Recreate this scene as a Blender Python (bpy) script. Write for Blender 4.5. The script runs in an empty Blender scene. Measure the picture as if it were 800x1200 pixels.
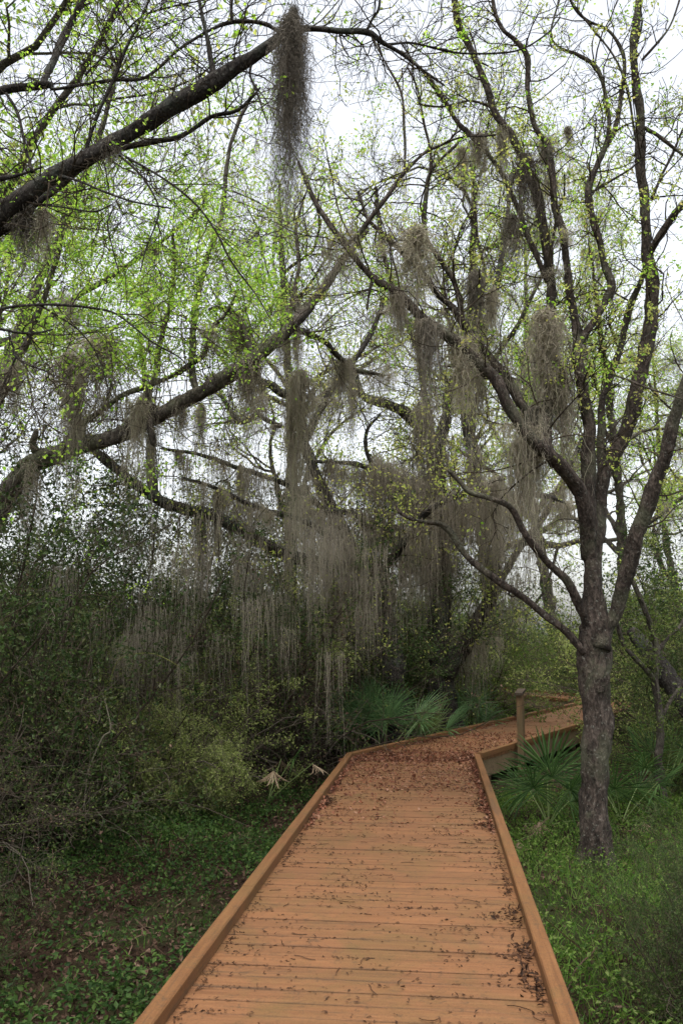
import bpy, math, random
import numpy as np
from mathutils import Matrix, Vector, Euler

R = np.random.default_rng(7)
random.seed(7)
SC = bpy.context.scene
COL = SC.collection

# ------------------------------------------------------------------ camera, sky, sun, exposure
CAM_H = 1.60
PITCH = math.atan(0.150)
FPX = 1000.0                      # focal length in photograph pixels (800 x 1200)
cam_d = bpy.data.cameras.new("camera")
cam = bpy.data.objects.new("camera", cam_d)
COL.objects.link(cam)
cam.location = (0, 0, CAM_H)
cam.rotation_euler = (math.radians(90) + PITCH, 0, 0)
cam_d.sensor_fit = 'VERTICAL'
cam_d.sensor_height = 24.0
cam_d.lens = 24.0 * FPX / 1200.0
cam_d.clip_start = 0.05
cam_d.clip_end = 800
SC.camera = cam
cam_d.dof.use_dof = True
cam_d.dof.focus_distance = 6.5
cam_d.dof.aperture_fstop = 2.8

SUN_EL, SUN_AZ = math.radians(70), math.radians(195)
world = bpy.data.worlds.new("World")
SC.world = world
world.use_nodes = True
wn = world.node_tree.nodes
wl = world.node_tree.links
wn.clear()
sky = wn.new("ShaderNodeTexSky")
sky.sky_type = 'NISHITA'
sky.sun_disc = False
sky.sun_elevation = SUN_EL
sky.sun_rotation = SUN_AZ
sky.dust_density = 4.0
sky.air_density = 1.2
hsv = wn.new("ShaderNodeHueSaturation")
hsv.inputs['Saturation'].default_value = 0.26
wl.new(sky.outputs[0], hsv.inputs['Color'])
bg = wn.new("ShaderNodeBackground")
bg.inputs['Strength'].default_value = 0.15
wl.new(hsv.outputs[0], bg.inputs['Color'])
wo = wn.new("ShaderNodeOutputWorld")
wl.new(bg.outputs[0], wo.inputs['Surface'])

sun_d = bpy.data.lights.new("sun", 'SUN')
sun_d.energy = 0.8
sun_d.angle = math.radians(25)
sun_d.color = (1.0, 0.96, 0.90)
sun = bpy.data.objects.new("sun", sun_d)
COL.objects.link(sun)
# the sky's sun stands at azimuth SUN_AZ measured from +Y towards +X
sdir = Vector((math.sin(SUN_AZ) * math.cos(SUN_EL), math.cos(SUN_AZ) * math.cos(SUN_EL), math.sin(SUN_EL)))
sun.rotation_euler = sdir.to_track_quat('Z', 'Y').to_euler()

SC.view_settings.view_transform = 'Standard'
SC.view_settings.look = 'None'
SC.view_settings.exposure = 1.36
SC.view_settings.gamma = 1.0
SC.render.engine = 'CYCLES'
SC.cycles.max_bounces = 9
SC.cycles.diffuse_bounces = 4
SC.cycles.transmission_bounces = 5
SC.cycles.glossy_bounces = 2
SC.cycles.use_denoising = True

# ------------------------------------------------------------------ survey helpers: photograph pixel -> place
CP, SP = math.cos(PITCH), math.sin(PITCH)
def ray(u, v):
    x, y = (u - 400) / FPX, (600 - v) / FPX
    return np.array([x, CP - y * SP, SP + y * CP])
def at(u, v, Y):
    d = ray(u, v)
    return np.array([0, 0, CAM_H]) + d * (Y / d[1])
def onz(u, v, z=0.0):
    d = ray(u, v)
    return np.array([0, 0, CAM_H]) + d * ((z - CAM_H) / d[2])
def proj(P):
    P = np.asarray(P) - np.array([0, 0, CAM_H])
    f = P[..., 1] * CP + P[..., 2] * SP
    y = -P[..., 1] * SP + P[..., 2] * CP
    return 400 + FPX * P[..., 0] / f, 600 - FPX * y / f
GZ = -0.42
def ground_z(x, y):
    x = np.asarray(x, float); y = np.asarray(y, float)
    return (GZ + 0.035 * np.sin(x * 1.3 + 0.7) * np.cos(y * 0.9) + 0.03 * np.sin(x * 2.9 + y * 2.1)
            + 0.12 * np.sin(x * 0.21 + 1) * np.sin(y * 0.17 + 0.4) * np.clip((np.hypot(x, y) - 10) / 15, 0, 1))

# ------------------------------------------------------------------ mesh helpers
def mesh_np(name, V, F, smooth=False):
    """F: (n,k) int array, or a list of such arrays"""
    V = np.ascontiguousarray(V, dtype=np.float32).reshape(-1, 3)
    Fs = F if isinstance(F, list) else [F]
    Fs = [np.ascontiguousarray(f, dtype=np.int32) for f in Fs if len(f)]
    idx = np.concatenate([f.ravel() for f in Fs])
    tot = np.concatenate([np.full(len(f), f.shape[1], np.int32) for f in Fs])
    st = np.concatenate([[0], np.cumsum(tot)[:-1]]).astype(np.int32)
    me = bpy.data.meshes.new(name)
    me.vertices.add(len(V)); me.vertices.foreach_set("co", V.ravel())
    me.loops.add(len(idx)); me.loops.foreach_set("vertex_index", idx)
    me.polygons.add(len(tot)); me.polygons.foreach_set("loop_start", st)
    try:
        me.polygons.foreach_set("loop_total", tot)
    except Exception:
        pass
    me.polygons.foreach_set("use_smooth", np.full(len(tot), smooth))
    me.update(calc_edges=True)
    return me

class Acc:
    def __init__(s): s.V = []; s.F = {}; s.n = 0
    def add(s, V, F):
        V = np.asarray(V).reshape(-1, 3)
        for f in (F if isinstance(F, list) else [F]):
            f = np.asarray(f)
            if len(f): s.F.setdefault(f.shape[1], []).append(f + s.n)
        s.V.append(V); s.n += len(V)
        return s
    def mesh(s, name, smooth=False):
        return mesh_np(name, np.concatenate(s.V), [np.concatenate(f) for f in s.F.values()], smooth)

def link(name, me, mat, parent=None, loc=None):
    o = bpy.data.objects.new(name, me)
    COL.objects.link(o)
    if mat is not None and len(me.materials) == 0: me.materials.append(mat)
    if parent is not None: o.parent = parent
    if loc is not None: o.location = loc
    return o
def tag(o, label=None, cat=None, group=None, kind=None):
    if label: o['label'] = label
    if cat: o['category'] = cat
    if group: o['group'] = group
    if kind: o['kind'] = kind
    return o
def empty(name, loc, label, cat, group=None):
    o = bpy.data.objects.new(name, None)
    COL.objects.link(o); o.location = loc; o.empty_display_size = 0.1
    return tag(o, label, cat, group)
def copy_tree(root, loc, rz=0.0, sc=1.0, label=None, group=None):
    r = root.copy(); COL.objects.link(r)
    r.location = loc; r.rotation_euler = (0, 0, rz)
    r.scale = (sc, sc, sc) if np.isscalar(sc) else sc
    if label: r['label'] = label
    if group: r['group'] = group
    for ch in root.children:
        c = ch.copy(); COL.objects.link(c); c.parent = r
        for g in ch.children:
            d = g.copy(); COL.objects.link(d); d.parent = c
    return r

def norm(a):
    return a / (np.linalg.norm(a, axis=-1, keepdims=True) + 1e-9)

def tubes(paths, radii, sides=3):
    """paths (N,S,3), radii (N,S) -> V,F ; many tubes at once"""
    N, S, _ = paths.shape
    t = np.empty_like(paths)
    t[:, 1:-1] = paths[:, 2:] - paths[:, :-2]; t[:, 0] = paths[:, 1] - paths[:, 0]; t[:, -1] = paths[:, -1] - paths[:, -2]
    t = norm(t)
    ax = norm(paths[:, -1] - paths[:, 0])
    ref = np.where(np.abs(ax[:, 2:3]) > 0.8, np.array([[1.0, 0, 0]]), np.array([[0, 0, 1.0]]))
    ref = np.repeat(ref[:, None], S, 1)
    a = norm(np.cross(t, ref)); b = np.cross(t, a)
    ang = np.arange(sides) * 2 * np.pi / sides
    V = (paths[:, :, None] + radii[:, :, None, None] * (a[:, :, None] * np.cos(ang)[None, None, :, None] + b[:, :, None] * np.sin(ang)[None, None, :, None]))
    base = (np.arange(N)[:, None, None] * S + np.arange(S - 1)[None, :, None]) * sides
    k = np.arange(sides)[None, None, :]; k2 = (k + 1) % sides
    F = np.stack([base + k, base + k2, base + sides + k2, base + sides + k], -1).reshape(-1, 4)
    return V.reshape(-1, 3), F

def ribbons(paths, width, rng):
    """paths (N,S,3) width (N,S) -> flat strands facing random ways"""
    N, S, _ = paths.shape
    t = norm(np.gradient(paths, axis=1))
    f = rng.normal(size=(N, 1, 3)); f = f + rng.normal(size=(N, S, 3)) * 0.35
    side = norm(np.cross(t, f)) * width[:, :, None] * 0.5
    V = np.stack([paths - side, paths + side], 2)
    base = (np.arange(N)[:, None] * S + np.arange(S - 1)[None, :]) * 2
    F = np.stack([base, base + 1, base + 3, base + 2], -1).reshape(-1, 4)
    return V.reshape(-1, 3), F

def grow(starts, dirs, length, S, wander, up, rng):
    N = len(starts)
    p = np.empty((N, S, 3)); p[:, 0] = starts
    d = norm(dirs)
    for s in range(1, S):
        d = norm(d + rng.normal(0, wander, (N, 3)) + np.array([0, 0, up]))
        p[:, s] = p[:, s - 1] + d * (length / (S - 1))[:, None]
    return p
def spawn(paths, radii, lengths, N, S, ratio, ang, wander, up, rng, tmin=0.15, rr=0.62, flat=0.0):
    P, S0, _ = paths.shape
    w = lengths / lengths.sum()
    i = rng.choice(P, N, p=w)
    t = tmin + (1 - tmin) * rng.random(N)
    q = t * (S0 - 1); k = np.minimum(q.astype(int), S0 - 2); f = (q - k)[:, None]
    st = paths[i, k] * (1 - f) + paths[i, k + 1] * f
    tg = norm(paths[i, k + 1] - paths[i, k])
    rnd = rng.normal(size=(N, 3)); rnd[:, 2] *= (1 - flat)
    pp = norm(rnd - (rnd * tg).sum(1, keepdims=True) * tg)
    a = np.radians(rng.uniform(ang[0], ang[1], N))[:, None]
    d = tg * np.cos(a) + pp * np.sin(a)
    L = lengths[i] * ratio * rng.uniform(0.5, 1.25, N) * (1.15 - 0.55 * t)
    r0 = (radii[i, k] * (1 - f[:, 0]) + radii[i, k + 1] * f[:, 0]) * rr * rng.uniform(0.7, 1.1, N)
    path = grow(st, d, L, S, wander, up, rng)
    rad = np.maximum(r0[:, None] * np.linspace(1, 0.35, S)[None], 0.0011)
    return path, rad, L

def leaves(pts, size, rng, droop=0.25, aspect=0.5, flat=0.5):
    """small folded leaf blades with a point, one quad each"""
    N = len(pts)
    n = rng.normal(size=(N, 3)) * (1 - flat) + np.array([0, 0, flat]) * rng.uniform(0.3, 1.4, (N, 1))
    n = norm(n)
    d = rng.normal(size=(N, 3)); d[:, 2] -= droop
    d = norm(d - (d * n).sum(1, keepdims=True) * n)
    s = np.cross(n, d)
    L = (size * rng.uniform(0.55, 1.3, N))[:, None]
    w = L * aspect * 0.5
    fold = n * L * rng.uniform(0.02, 0.16, (N, 1))
    V = np.stack([pts, pts + d * L * 0.55 + s * w + fold, pts + d * L - fold * 0.6, pts + d * L * 0.5 - s * w + fold], 1)
    F = np.arange(N * 4).reshape(N, 4)
    return V.reshape(-1, 3), F

def catmull(P, n_per):
    P = np.asarray(P, float)
    Q = np.vstack([2 * P[0] - P[1], P, 2 * P[-1] - P[-2]])
    out = []
    for i in range(1, len(Q) - 2):
        t = np.linspace(0, 1, n_per, endpoint=False)[:, None]
        a, b, c, d = Q[i - 1], Q[i], Q[i + 1], Q[i + 2]
        out.append(0.5 * ((2 * b) + (-a + c) * t + (2 * a - 5 * b + 4 * c - d) * t ** 2 + (-a + 3 * b - 3 * c + d) * t ** 3))
    out.append(P[-1:]);
    return np.vstack(out)

def limb_mesh(P4, sides=10, seg=None, rng=R, gnarl=1.0, flare=False):
    """P4 rows: x y z radius -> knobbly bark tube"""
    Q = catmull(P4, seg or 6)
    # even the spacing out so the bark relief has something to sit on
    d = np.concatenate([[0], np.cumsum(np.linalg.norm(np.diff(Q[:, :3], axis=0), axis=1))])
    step = max(0.02, min(0.07, float(np.mean(Q[:, 3])) * 0.8))
    n = int(np.clip(d[-1] / step, 8, 160))
    s = np.linspace(0, d[-1], n)
    Q = np.stack([np.interp(s, d, Q[:, k]) for k in range(4)], 1)
    path = Q[:, :3].copy(); rad = np.maximum(Q[:, 3], 0.0015)
    # small kinks of the centre line
    for k in range(3):
        ph = rng.uniform(0, 6.28, 2)
        path[:, k] += np.minimum(rad, 0.035) * 0.2 * gnarl * (np.sin(s * 5.1 + ph[0]) + 0.6 * np.sin(s * 12.7 + ph[1])) * np.clip(s / (0.2 + s[-1] * 0.1), 0, 1)
    t = norm(np.gradient(path, axis=0))
    a = np.empty_like(path); v = np.array([0.31, -0.87, 0.2])
    for i in range(len(path)):
        v = v - np.dot(v, t[i]) * t[i]; v = v / (np.linalg.norm(v) + 1e-9); a[i] = v
    b = np.cross(t, a)
    ang = np.arange(sides) * 2 * np.pi / sides
    ph = rng.uniform(0, 6.28, 6)
    rr = rad[:, None] * (1 + gnarl * (0.09 * np.sin(s[:, None] * 17 + ph[4]) * np.cos(ang * 2 + s[:, None] * 7) + 0.07 * np.sin(2 * ang + s[:, None] * 3 + ph[0]) + 0.06 * np.sin(3 * ang - s[:, None] * 6.3 + ph[1])
                         + 0.05 * np.sin(5 * ang + s[:, None] * 11 + ph[2]) + 0.05 * np.sin(s[:, None] * 9 + ph[3])
                         + rng.normal(0, 0.04, (len(s), sides))))
    if flare:
        zz = np.clip(path[:, 2] - path[0, 2], 0, None)[:, None]
        rr = rr * (1 + np.exp(-(zz / 0.22) ** 1.3) * (0.28 + 0.30 * np.sin(3 * ang + 0.8) + 0.16 * np.sin(5 * ang + 2)))
    V = path[:, None] + rr[..., None] * (a[:, None] * np.cos(ang)[None, :, None] + b[:, None] * np.sin(ang)[None, :, None])
    n = len(path)
    base = np.arange(n - 1)[:, None] * sides; k = np.arange(sides)[None]; k2 = (k + 1) % sides
    F = np.stack([base + k, base + k2, base + sides + k2, base + sides + k], -1).reshape(-1, 4)
    V = V.reshape(-1, 3)
    V = np.vstack([V, path[-1:] + t[-1:] * rad[-1] * 1.5, path[:1]])
    L = (n - 1) * sides
    T = np.stack([L + k[0], L + k2[0], np.full(sides, n * sides)], 1)
    T2 = np.stack([k2[0], k[0], np.full(sides, n * sides + 1)], 1)
    return V, [F, T, T2], path, rad

# ------------------------------------------------------------------ materials
def new_mat(name):
    m = bpy.data.materials.new(name); m.use_nodes = True
    nt = m.node_tree; nt.nodes.clear()
    out = nt.nodes.new("ShaderNodeOutputMaterial")
    return m, nt, out
def N(nt, t, **kw):
    n = nt.nodes.new(t)
    for k, v in kw.items():
        if k in n.inputs: n.inputs[k].default_value = v
        else: setattr(n, k, v)
    return n
def ramp(nt, stops, src=None):
    r = nt.nodes.new("ShaderNodeValToRGB")
    e = r.color_ramp.elements
    while len(e) < len(stops): e.new(0.5)
    for i, (p, c) in enumerate(stops):
        e[i].position = p; e[i].color = (*c, 1) if len(c) == 3 else c
    if src is not None: nt.links.new(src, r.inputs[0])
    return r
def noise(nt, scale, detail=4, vec=None, rough=0.55, dist=0.0):
    n = N(nt, "ShaderNodeTexNoise", Scale=scale, Detail=detail, Roughness=rough, Distortion=dist)
    if vec is not None: nt.links.new(vec, n.inputs['Vector'])
    return n
def mixc(nt, fac, a, b, mode='MIX'):
    m = nt.nodes.new("ShaderNodeMix"); m.data_type = 'RGBA'; m.blend_type = mode
    for s, v in ((0, fac), (6, a), (7, b)):
        if isinstance(v, (int, float)): m.inputs[s].default_value = v
        elif isinstance(v, tuple): m.inputs[s].default_value = (*v, 1)
        else: nt.links.new(v, m.inputs[s])
    return m.outputs[2]
def mapping(nt, scale=(1, 1, 1), src='Object'):
    tc = nt.nodes.new("ShaderNodeTexCoord")
    mp = nt.nodes.new("ShaderNodeMapping"); mp.inputs['Scale'].default_value = scale
    nt.links.new(tc.outputs[src], mp.inputs['Vector'])
    return mp.outputs[0]

def leaf_mat(name, cols, transl=0.45, rough=0.55, tcol=None):
    m, nt, out = new_mat(name)
    g = nt.nodes.new("ShaderNodeNewGeometry")
    rp = ramp(nt, [(i / (len(cols) - 1), c) for i, c in enumerate(cols)], g.outputs['Random Per Island'])
    nz = noise(nt, 0.9, 2, mapping(nt))
    rv = ramp(nt, [(0.3, (0.72, 0.72, 0.72)), (0.7, (1.15, 1.15, 1.1))], nz.outputs[0])
    c = mixc(nt, 1.0, rp.outputs[0], rv.outputs[0], 'MULTIPLY')
    p = N(nt, "ShaderNodeBsdfPrincipled", Roughness=rough)
    nt.links.new(c, p.inputs['Base Color'])
    p.inputs['Specular IOR Level'].default_value = 0.10
    tr = nt.nodes.new("ShaderNodeBsdfTranslucent")
    hs = nt.nodes.new("ShaderNodeHueSaturation"); hs.inputs['Saturation'].default_value = 1.1; hs.inputs['Value'].default_value = 1.35
    nt.links.new(c, hs.inputs['Color']); nt.links.new(hs.outputs[0], tr.inputs['Color'])
    mx = nt.nodes.new("ShaderNodeMixShader"); mx.inputs[0].default_value = transl
    nt.links.new(p.outputs[0], mx.inputs[1]); nt.links.new(tr.outputs[0], mx.inputs[2]); nt.links.new(mx.outputs[0], out.inputs[0])
    return m

def bark_mat(name, dark, mid, light, lichen=(0.16, 0.19, 0.12), lich=0.5, sc=1.0):
    m, nt, out = new_mat(name)
    v = mapping(nt, (9 * sc, 9 * sc, 3.2 * sc))
    n1 = noise(nt, 2.6, 6, v, 0.65, 0.6)
    vo = N(nt, "ShaderNodeTexVoronoi", Scale=3.4 * sc * 2); nt.links.new(v, vo.inputs['Vector'])
    r1 = ramp(nt, [(0.3, dark), (0.5, mid), (0.72, light)], n1.outputs[0])
    n2 = noise(nt, 2.1, 5, mapping(nt), 0.6, 0.3)
    rl = ramp(nt, [(0.5, (0, 0, 0)), (0.64, (lich, lich, lich))], n2.outputs[0])
    c = mixc(nt, rl.outputs[0], r1.outputs[0], lichen)
    n4 = noise(nt, 34, 3, mapping(nt), 0.7)
    rs = ramp(nt, [(0.58, (0, 0, 0)), (0.7, (0.55, 0.55, 0.55))], n4.outputs[0])
    c = mixc(nt, rs.outputs[0], c, (0.19, 0.19, 0.16))
    p = N(nt, "ShaderNodeBsdfPrincipled", Roughness=0.9)
    p.inputs['Specular IOR Level'].default_value = 0.2
    nt.links.new(c, p.inputs['Base Color'])
    b1 = N(nt, "ShaderNodeBump", Strength=0.9, Distance=0.03); nt.links.new(n1.outputs[0], b1.inputs['Height'])
    b2 = N(nt, "ShaderNodeBump", Strength=0.7, Distance=0.015); nt.links.new(vo.outputs['Distance'], b2.inputs['Height']); nt.links.new(b1.outputs[0], b2.inputs['Normal'])
    nt.links.new(b2.outputs[0], p.inputs['Normal'])
    nt.links.new(p.outputs[0], out.inputs[0])
    return m

def fibre_mat(name, cols, transl=0.35):
    m, nt, out = new_mat(name)
    g = nt.nodes.new("ShaderNodeNewGeometry")
    rp = ramp(nt, [(i / (len(cols) - 1), c) for i, c in enumerate(cols)], g.outputs['Random Per Island'])
    oi = nt.nodes.new("ShaderNodeObjectInfo")
    ro = ramp(nt, [(0, (0.8, 0.78, 0.76)), (1, (1.15, 1.15, 1.1))], oi.outputs['Random'])
    c = mixc(nt, 1.0, rp.outputs[0], ro.outputs[0], 'MULTIPLY')
    d = N(nt, "ShaderNodeBsdfDiffuse", Roughness=0.8); nt.links.new(c, d.inputs['Color'])
    tr = nt.nodes.new("ShaderNodeBsdfTranslucent"); nt.links.new(c, tr.inputs['Color'])
    mx = nt.nodes.new("ShaderNodeMixShader"); mx.inputs[0].default_value = transl
    nt.links.new(d.outputs[0], mx.inputs[1]); nt.links.new(tr.outputs[0], mx.inputs[2]); nt.links.new(mx.outputs[0], out.inputs[0])
    return m

def wood_mat(name, a, b, c3, stain=(0.07, 0.04, 0.02), grime=(0.085, 0.062, 0.020), along='X', gr=0.35, edge=0.0):
    m, nt, out = new_mat(name)
    s = {'X': (2.2, 34, 34), 'Y': (34, 2.2, 34), 'Z': (34, 34, 2.2)}[along]
    oi = nt.nodes.new("ShaderNodeObjectInfo")
    tc = nt.nodes.new("ShaderNodeTexCoord")
    sh = nt.nodes.new("ShaderNodeVectorMath"); sh.operation = 'MULTIPLY_ADD'
    cmb = nt.nodes.new("ShaderNodeCombineXYZ")
    for k in range(3): nt.links.new(oi.outputs['Random'], cmb.inputs[k])
    nt.links.new(cmb.outputs[0], sh.inputs[0]); sh.inputs[1].default_value = (37, 53, 71)
    nt.links.new(tc.outputs['Object'], sh.inputs[2])
    mp = nt.nodes.new("ShaderNodeMapping"); mp.inputs['Scale'].default_value = s
    nt.links.new(sh.outputs[0], mp.inputs['Vector'])
    g1 = noise(nt, 1.0, 6, mp.outputs[0], 0.65, 0.5)
    r1 = ramp(nt, [(0.25, a), (0.5, b), (0.78, c3)], g1.outputs[0])
    # board to board tone
    rt = ramp(nt, [(0, (0.92, 0.93, 0.93)), (0.5, (1, 1.0, 1.0)), (1, (1.07, 1.06, 1.04))], oi.outputs['Random'])
    c = mixc(nt, 1.0, r1.outputs[0], rt.outputs[0], 'MULTIPLY')
    # world-scale dirt, damp and algae
    geo = nt.nodes.new("ShaderNodeNewGeometry")
    n2 = noise(nt, 1.7, 6, geo.outputs['Position'], 0.7, 0.8)
    rg = ramp(nt, [(0.46, (0, 0, 0)), (0.68, (gr, gr, gr))], n2.outputs[0])
    c = mixc(nt, rg.outputs[0], c, grime)
    n3 = noise(nt, 16, 7, geo.outputs['Position'], 0.72, 1.2)
    r3 = ramp(nt, [(0.54, (0, 0, 0)), (0.68, (0.8, 0.8, 0.8))], n3.outputs[0])
    c = mixc(nt, r3.outputs[0], c, stain)
    n6 = noise(nt, 0.55, 5, mp.outputs[0], 0.7, 1.0)
    r6 = ramp(nt, [(0.56, (0, 0, 0)), (0.66, (0.6, 0.6, 0.6))], n6.outputs[0])
    c = mixc(nt, r6.outputs[0], c, stain)
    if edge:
        # packed dirt plus painted-in seam shade along the long edges of each board
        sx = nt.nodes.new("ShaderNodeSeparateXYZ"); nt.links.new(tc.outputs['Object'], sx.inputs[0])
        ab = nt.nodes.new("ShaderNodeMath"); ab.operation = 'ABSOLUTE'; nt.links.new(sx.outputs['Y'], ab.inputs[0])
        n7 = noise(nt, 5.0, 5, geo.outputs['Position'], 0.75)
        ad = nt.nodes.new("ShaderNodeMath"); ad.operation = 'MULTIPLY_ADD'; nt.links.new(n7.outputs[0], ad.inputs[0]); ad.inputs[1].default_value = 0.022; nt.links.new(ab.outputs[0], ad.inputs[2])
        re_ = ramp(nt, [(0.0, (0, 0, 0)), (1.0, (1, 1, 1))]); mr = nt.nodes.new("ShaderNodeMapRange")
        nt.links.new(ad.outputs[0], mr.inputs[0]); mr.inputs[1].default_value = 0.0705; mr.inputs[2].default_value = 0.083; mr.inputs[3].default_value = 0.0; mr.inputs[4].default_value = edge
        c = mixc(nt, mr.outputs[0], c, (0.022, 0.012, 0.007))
    n5 = noise(nt, 120, 3, geo.outputs['Position'], 0.7)
    r5 = ramp(nt, [(0.3, (0.78, 0.78, 0.78)), (0.7, (1.16, 1.16, 1.16))], n5.outputs[0])
    c = mixc(nt, 1.0, c, r5.outputs[0], 'MULTIPLY')
    p = N(nt, "ShaderNodeBsdfPrincipled", Roughness=0.72)
    p.inputs['Specular IOR Level'].default_value = 0.25
    nt.links.new(c, p.inputs['Base Color'])
    bp = N(nt, "ShaderNodeBump", Strength=0.5, Distance=0.004); nt.links.new(g1.outputs[0], bp.inputs['Height'])
    bq = N(nt, "ShaderNodeBump", Strength=0.3, Distance=0.004); nt.links.new(n3.outputs[0], bq.inputs['Height']); nt.links.new(bp.outputs[0], bq.inputs['Normal'])
    nt.links.new(bq.outputs[0], p.inputs['Normal'])
    nt.links.new(p.outputs[0], out.inputs[0])
    return m

M = {}
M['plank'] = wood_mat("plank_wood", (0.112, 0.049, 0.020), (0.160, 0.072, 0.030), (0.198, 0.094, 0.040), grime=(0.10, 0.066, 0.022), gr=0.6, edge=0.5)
M['kerb'] = wood_mat("kerb_wood", (0.095, 0.041, 0.015), (0.14, 0.062, 0.022), (0.18, 0.086, 0.032), grime=(0.10, 0.07, 0.022), along='X', gr=0.45)
M['post'] = wood_mat("post_wood", (0.05, 0.032, 0.016), (0.10, 0.062, 0.03), (0.14, 0.09, 0.042), grime=(0.05, 0.06, 0.03), along='Z', gr=0.6)
M['joist'] = wood_mat("joist_wood", (0.10, 0.07, 0.04), (0.17, 0.12, 0.07), (0.22, 0.16, 0.09), along='X', gr=0.6)
M['barkA'] = bark_mat("bark_brown", (0.009, 0.007, 0.006), (0.036, 0.027, 0.021), (0.10, 0.078, 0.064), (0.085, 0.09, 0.055), 0.6)
M['barkD'] = bark_mat("bark_dark", (0.008, 0.007, 0.006), (0.022, 0.018, 0.015), (0.05, 0.043, 0.035), (0.07, 0.09, 0.065), 0.4)
M['barkE'] = bark_mat("bark_grey", (0.015, 0.012, 0.009), (0.045, 0.037, 0.029), (0.12, 0.10, 0.084), (0.11, 0.12, 0.065), 0.5)
M['twig'] = fibre_mat("twig_bark", [(0.025, 0.02, 0.016), (0.05, 0.04, 0.03), (0.085, 0.07, 0.055)], 0.0)
M['twig_grey'] = fibre_mat("twig_grey", [(0.035, 0.028, 0.02), (0.075, 0.062, 0.048), (0.12, 0.105, 0.085)], 0.0)
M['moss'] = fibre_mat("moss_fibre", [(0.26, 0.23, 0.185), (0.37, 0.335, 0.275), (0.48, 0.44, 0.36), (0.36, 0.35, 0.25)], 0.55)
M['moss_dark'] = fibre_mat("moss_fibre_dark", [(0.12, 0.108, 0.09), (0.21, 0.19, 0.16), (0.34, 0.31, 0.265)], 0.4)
M['leaf_spring'] = leaf_mat("leaf_spring", [(0.18, 0.32, 0.05), (0.27, 0.44, 0.08), (0.36, 0.50, 0.10), (0.42, 0.50, 0.15)], 0.65)
M['leaf_pale'] = leaf_mat("leaf_pale", [(0.26, 0.32, 0.09), (0.36, 0.40, 0.12), (0.40, 0.45, 0.13), (0.46, 0.40, 0.17)], 0.6)
M['leaf_olive'] = leaf_mat("leaf_olive", [(0.05, 0.075, 0.02), (0.085, 0.12, 0.033), (0.125, 0.165, 0.045), (0.15, 0.16, 0.06)], 0.4)
M['leaf_dark'] = leaf_mat("leaf_dark", [(0.018, 0.032, 0.011), (0.033, 0.058, 0.017), (0.055, 0.086, 0.025), (0.075, 0.08, 0.035)], 0.3, 0.4)
M['leaf_brown'] = leaf_mat("leaf_brown", [(0.025, 0.016, 0.012), (0.05, 0.029, 0.02), (0.085, 0.05, 0.035), (0.15, 0.10, 0.072)], 0.1, 0.6)
M['litter'] = leaf_mat("litter_leaf", [(0.05, 0.022, 0.015), (0.12, 0.045, 0.026), (0.18, 0.07, 0.04), (0.26, 0.15, 0.10)], 0.05, 0.6)
M['crumb'] = leaf_mat("dark_crumb", [(0.02, 0.012, 0.008), (0.05, 0.025, 0.015), (0.09, 0.045, 0.025)], 0.0, 0.8)
M['grass'] = leaf_mat("grass_blade", [(0.035, 0.08, 0.016), (0.07, 0.145, 0.028), (0.11, 0.21, 0.04), (0.16, 0.20, 0.065)], 0.45)
M['herb_bright'] = leaf_mat("herb_bright", [(0.032, 0.070, 0.015), (0.07, 0.13, 0.025), (0.13, 0.21, 0.042), (0.16, 0.20, 0.07)], 0.45)
M['herb'] = leaf_mat("herb_leaf", [(0.02, 0.045, 0.014), (0.042, 0.082, 0.022), (0.085, 0.14, 0.036)], 0.4)
M['palm'] = leaf_mat("palmetto_blade", [(0.03, 0.062, 0.020), (0.055, 0.105, 0.032), (0.095, 0.16, 0.05)], 0.3, 0.35)
M['palm_light'] = leaf_mat("palmetto_light", [(0.06, 0.12, 0.05), (0.10, 0.18, 0.075), (0.16, 0.26, 0.11)], 0.35, 0.4)
M['palm_pale'] = leaf_mat("palmetto_pale", [(0.14, 0.20, 0.07), (0.20, 0.26, 0.10), (0.22, 0.28, 0.12)], 0.3, 0.4)
M['palm_dead'] = leaf_mat("palmetto_dead", [(0.13, 0.09, 0.06), (0.22, 0.16, 0.105), (0.30, 0.23, 0.16)], 0.2, 0.6)

def ground_mat():
    m, nt, out = new_mat("forest_floor")
    geo = nt.nodes.new("ShaderNodeNewGeometry"); pos = geo.outputs['Position']
    n1 = noise(nt, 9, 8, pos, 0.72, 0.6); n2 = noise(nt, 0.8, 4, pos, 0.6); n3 = noise(nt, 55, 4, pos, 0.7)
    r1 = ramp(nt, [(0.3, (0.010, 0.007, 0.005)), (0.5, (0.028, 0.018, 0.012)), (0.7, (0.055, 0.035, 0.024))], n1.outputs[0])
    r3 = ramp(nt, [(0.35, (0.5, 0.5, 0.5)), (0.7, (1.3, 1.25, 1.2))], n3.outputs[0])
    c = mixc(nt, 1.0, r1.outputs[0], r3.outputs[0], 'MULTIPLY')
    r2 = ramp(nt, [(0.45, (0, 0, 0)), (0.62, (0.6, 0.6, 0.6))], n2.outputs[0])
    c = mixc(nt, r2.outputs[0], c, (0.028, 0.045, 0.014))
    p = N(nt, "ShaderNodeBsdfPrincipled", Roughness=0.95); nt.links.new(c, p.inputs['Base Color']); p.inputs['Specular IOR Level'].default_value = 0.05
    b = N(nt, "ShaderNodeBump", Strength=1.0, Distance=0.04); nt.links.new(n1.outputs[0], b.inputs['Height'])
    nt.links.new(b.outputs[0], p.inputs['Normal']); nt.links.new(p.outputs[0], out.inputs[0])
    return m
M['ground'] = ground_mat()

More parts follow.
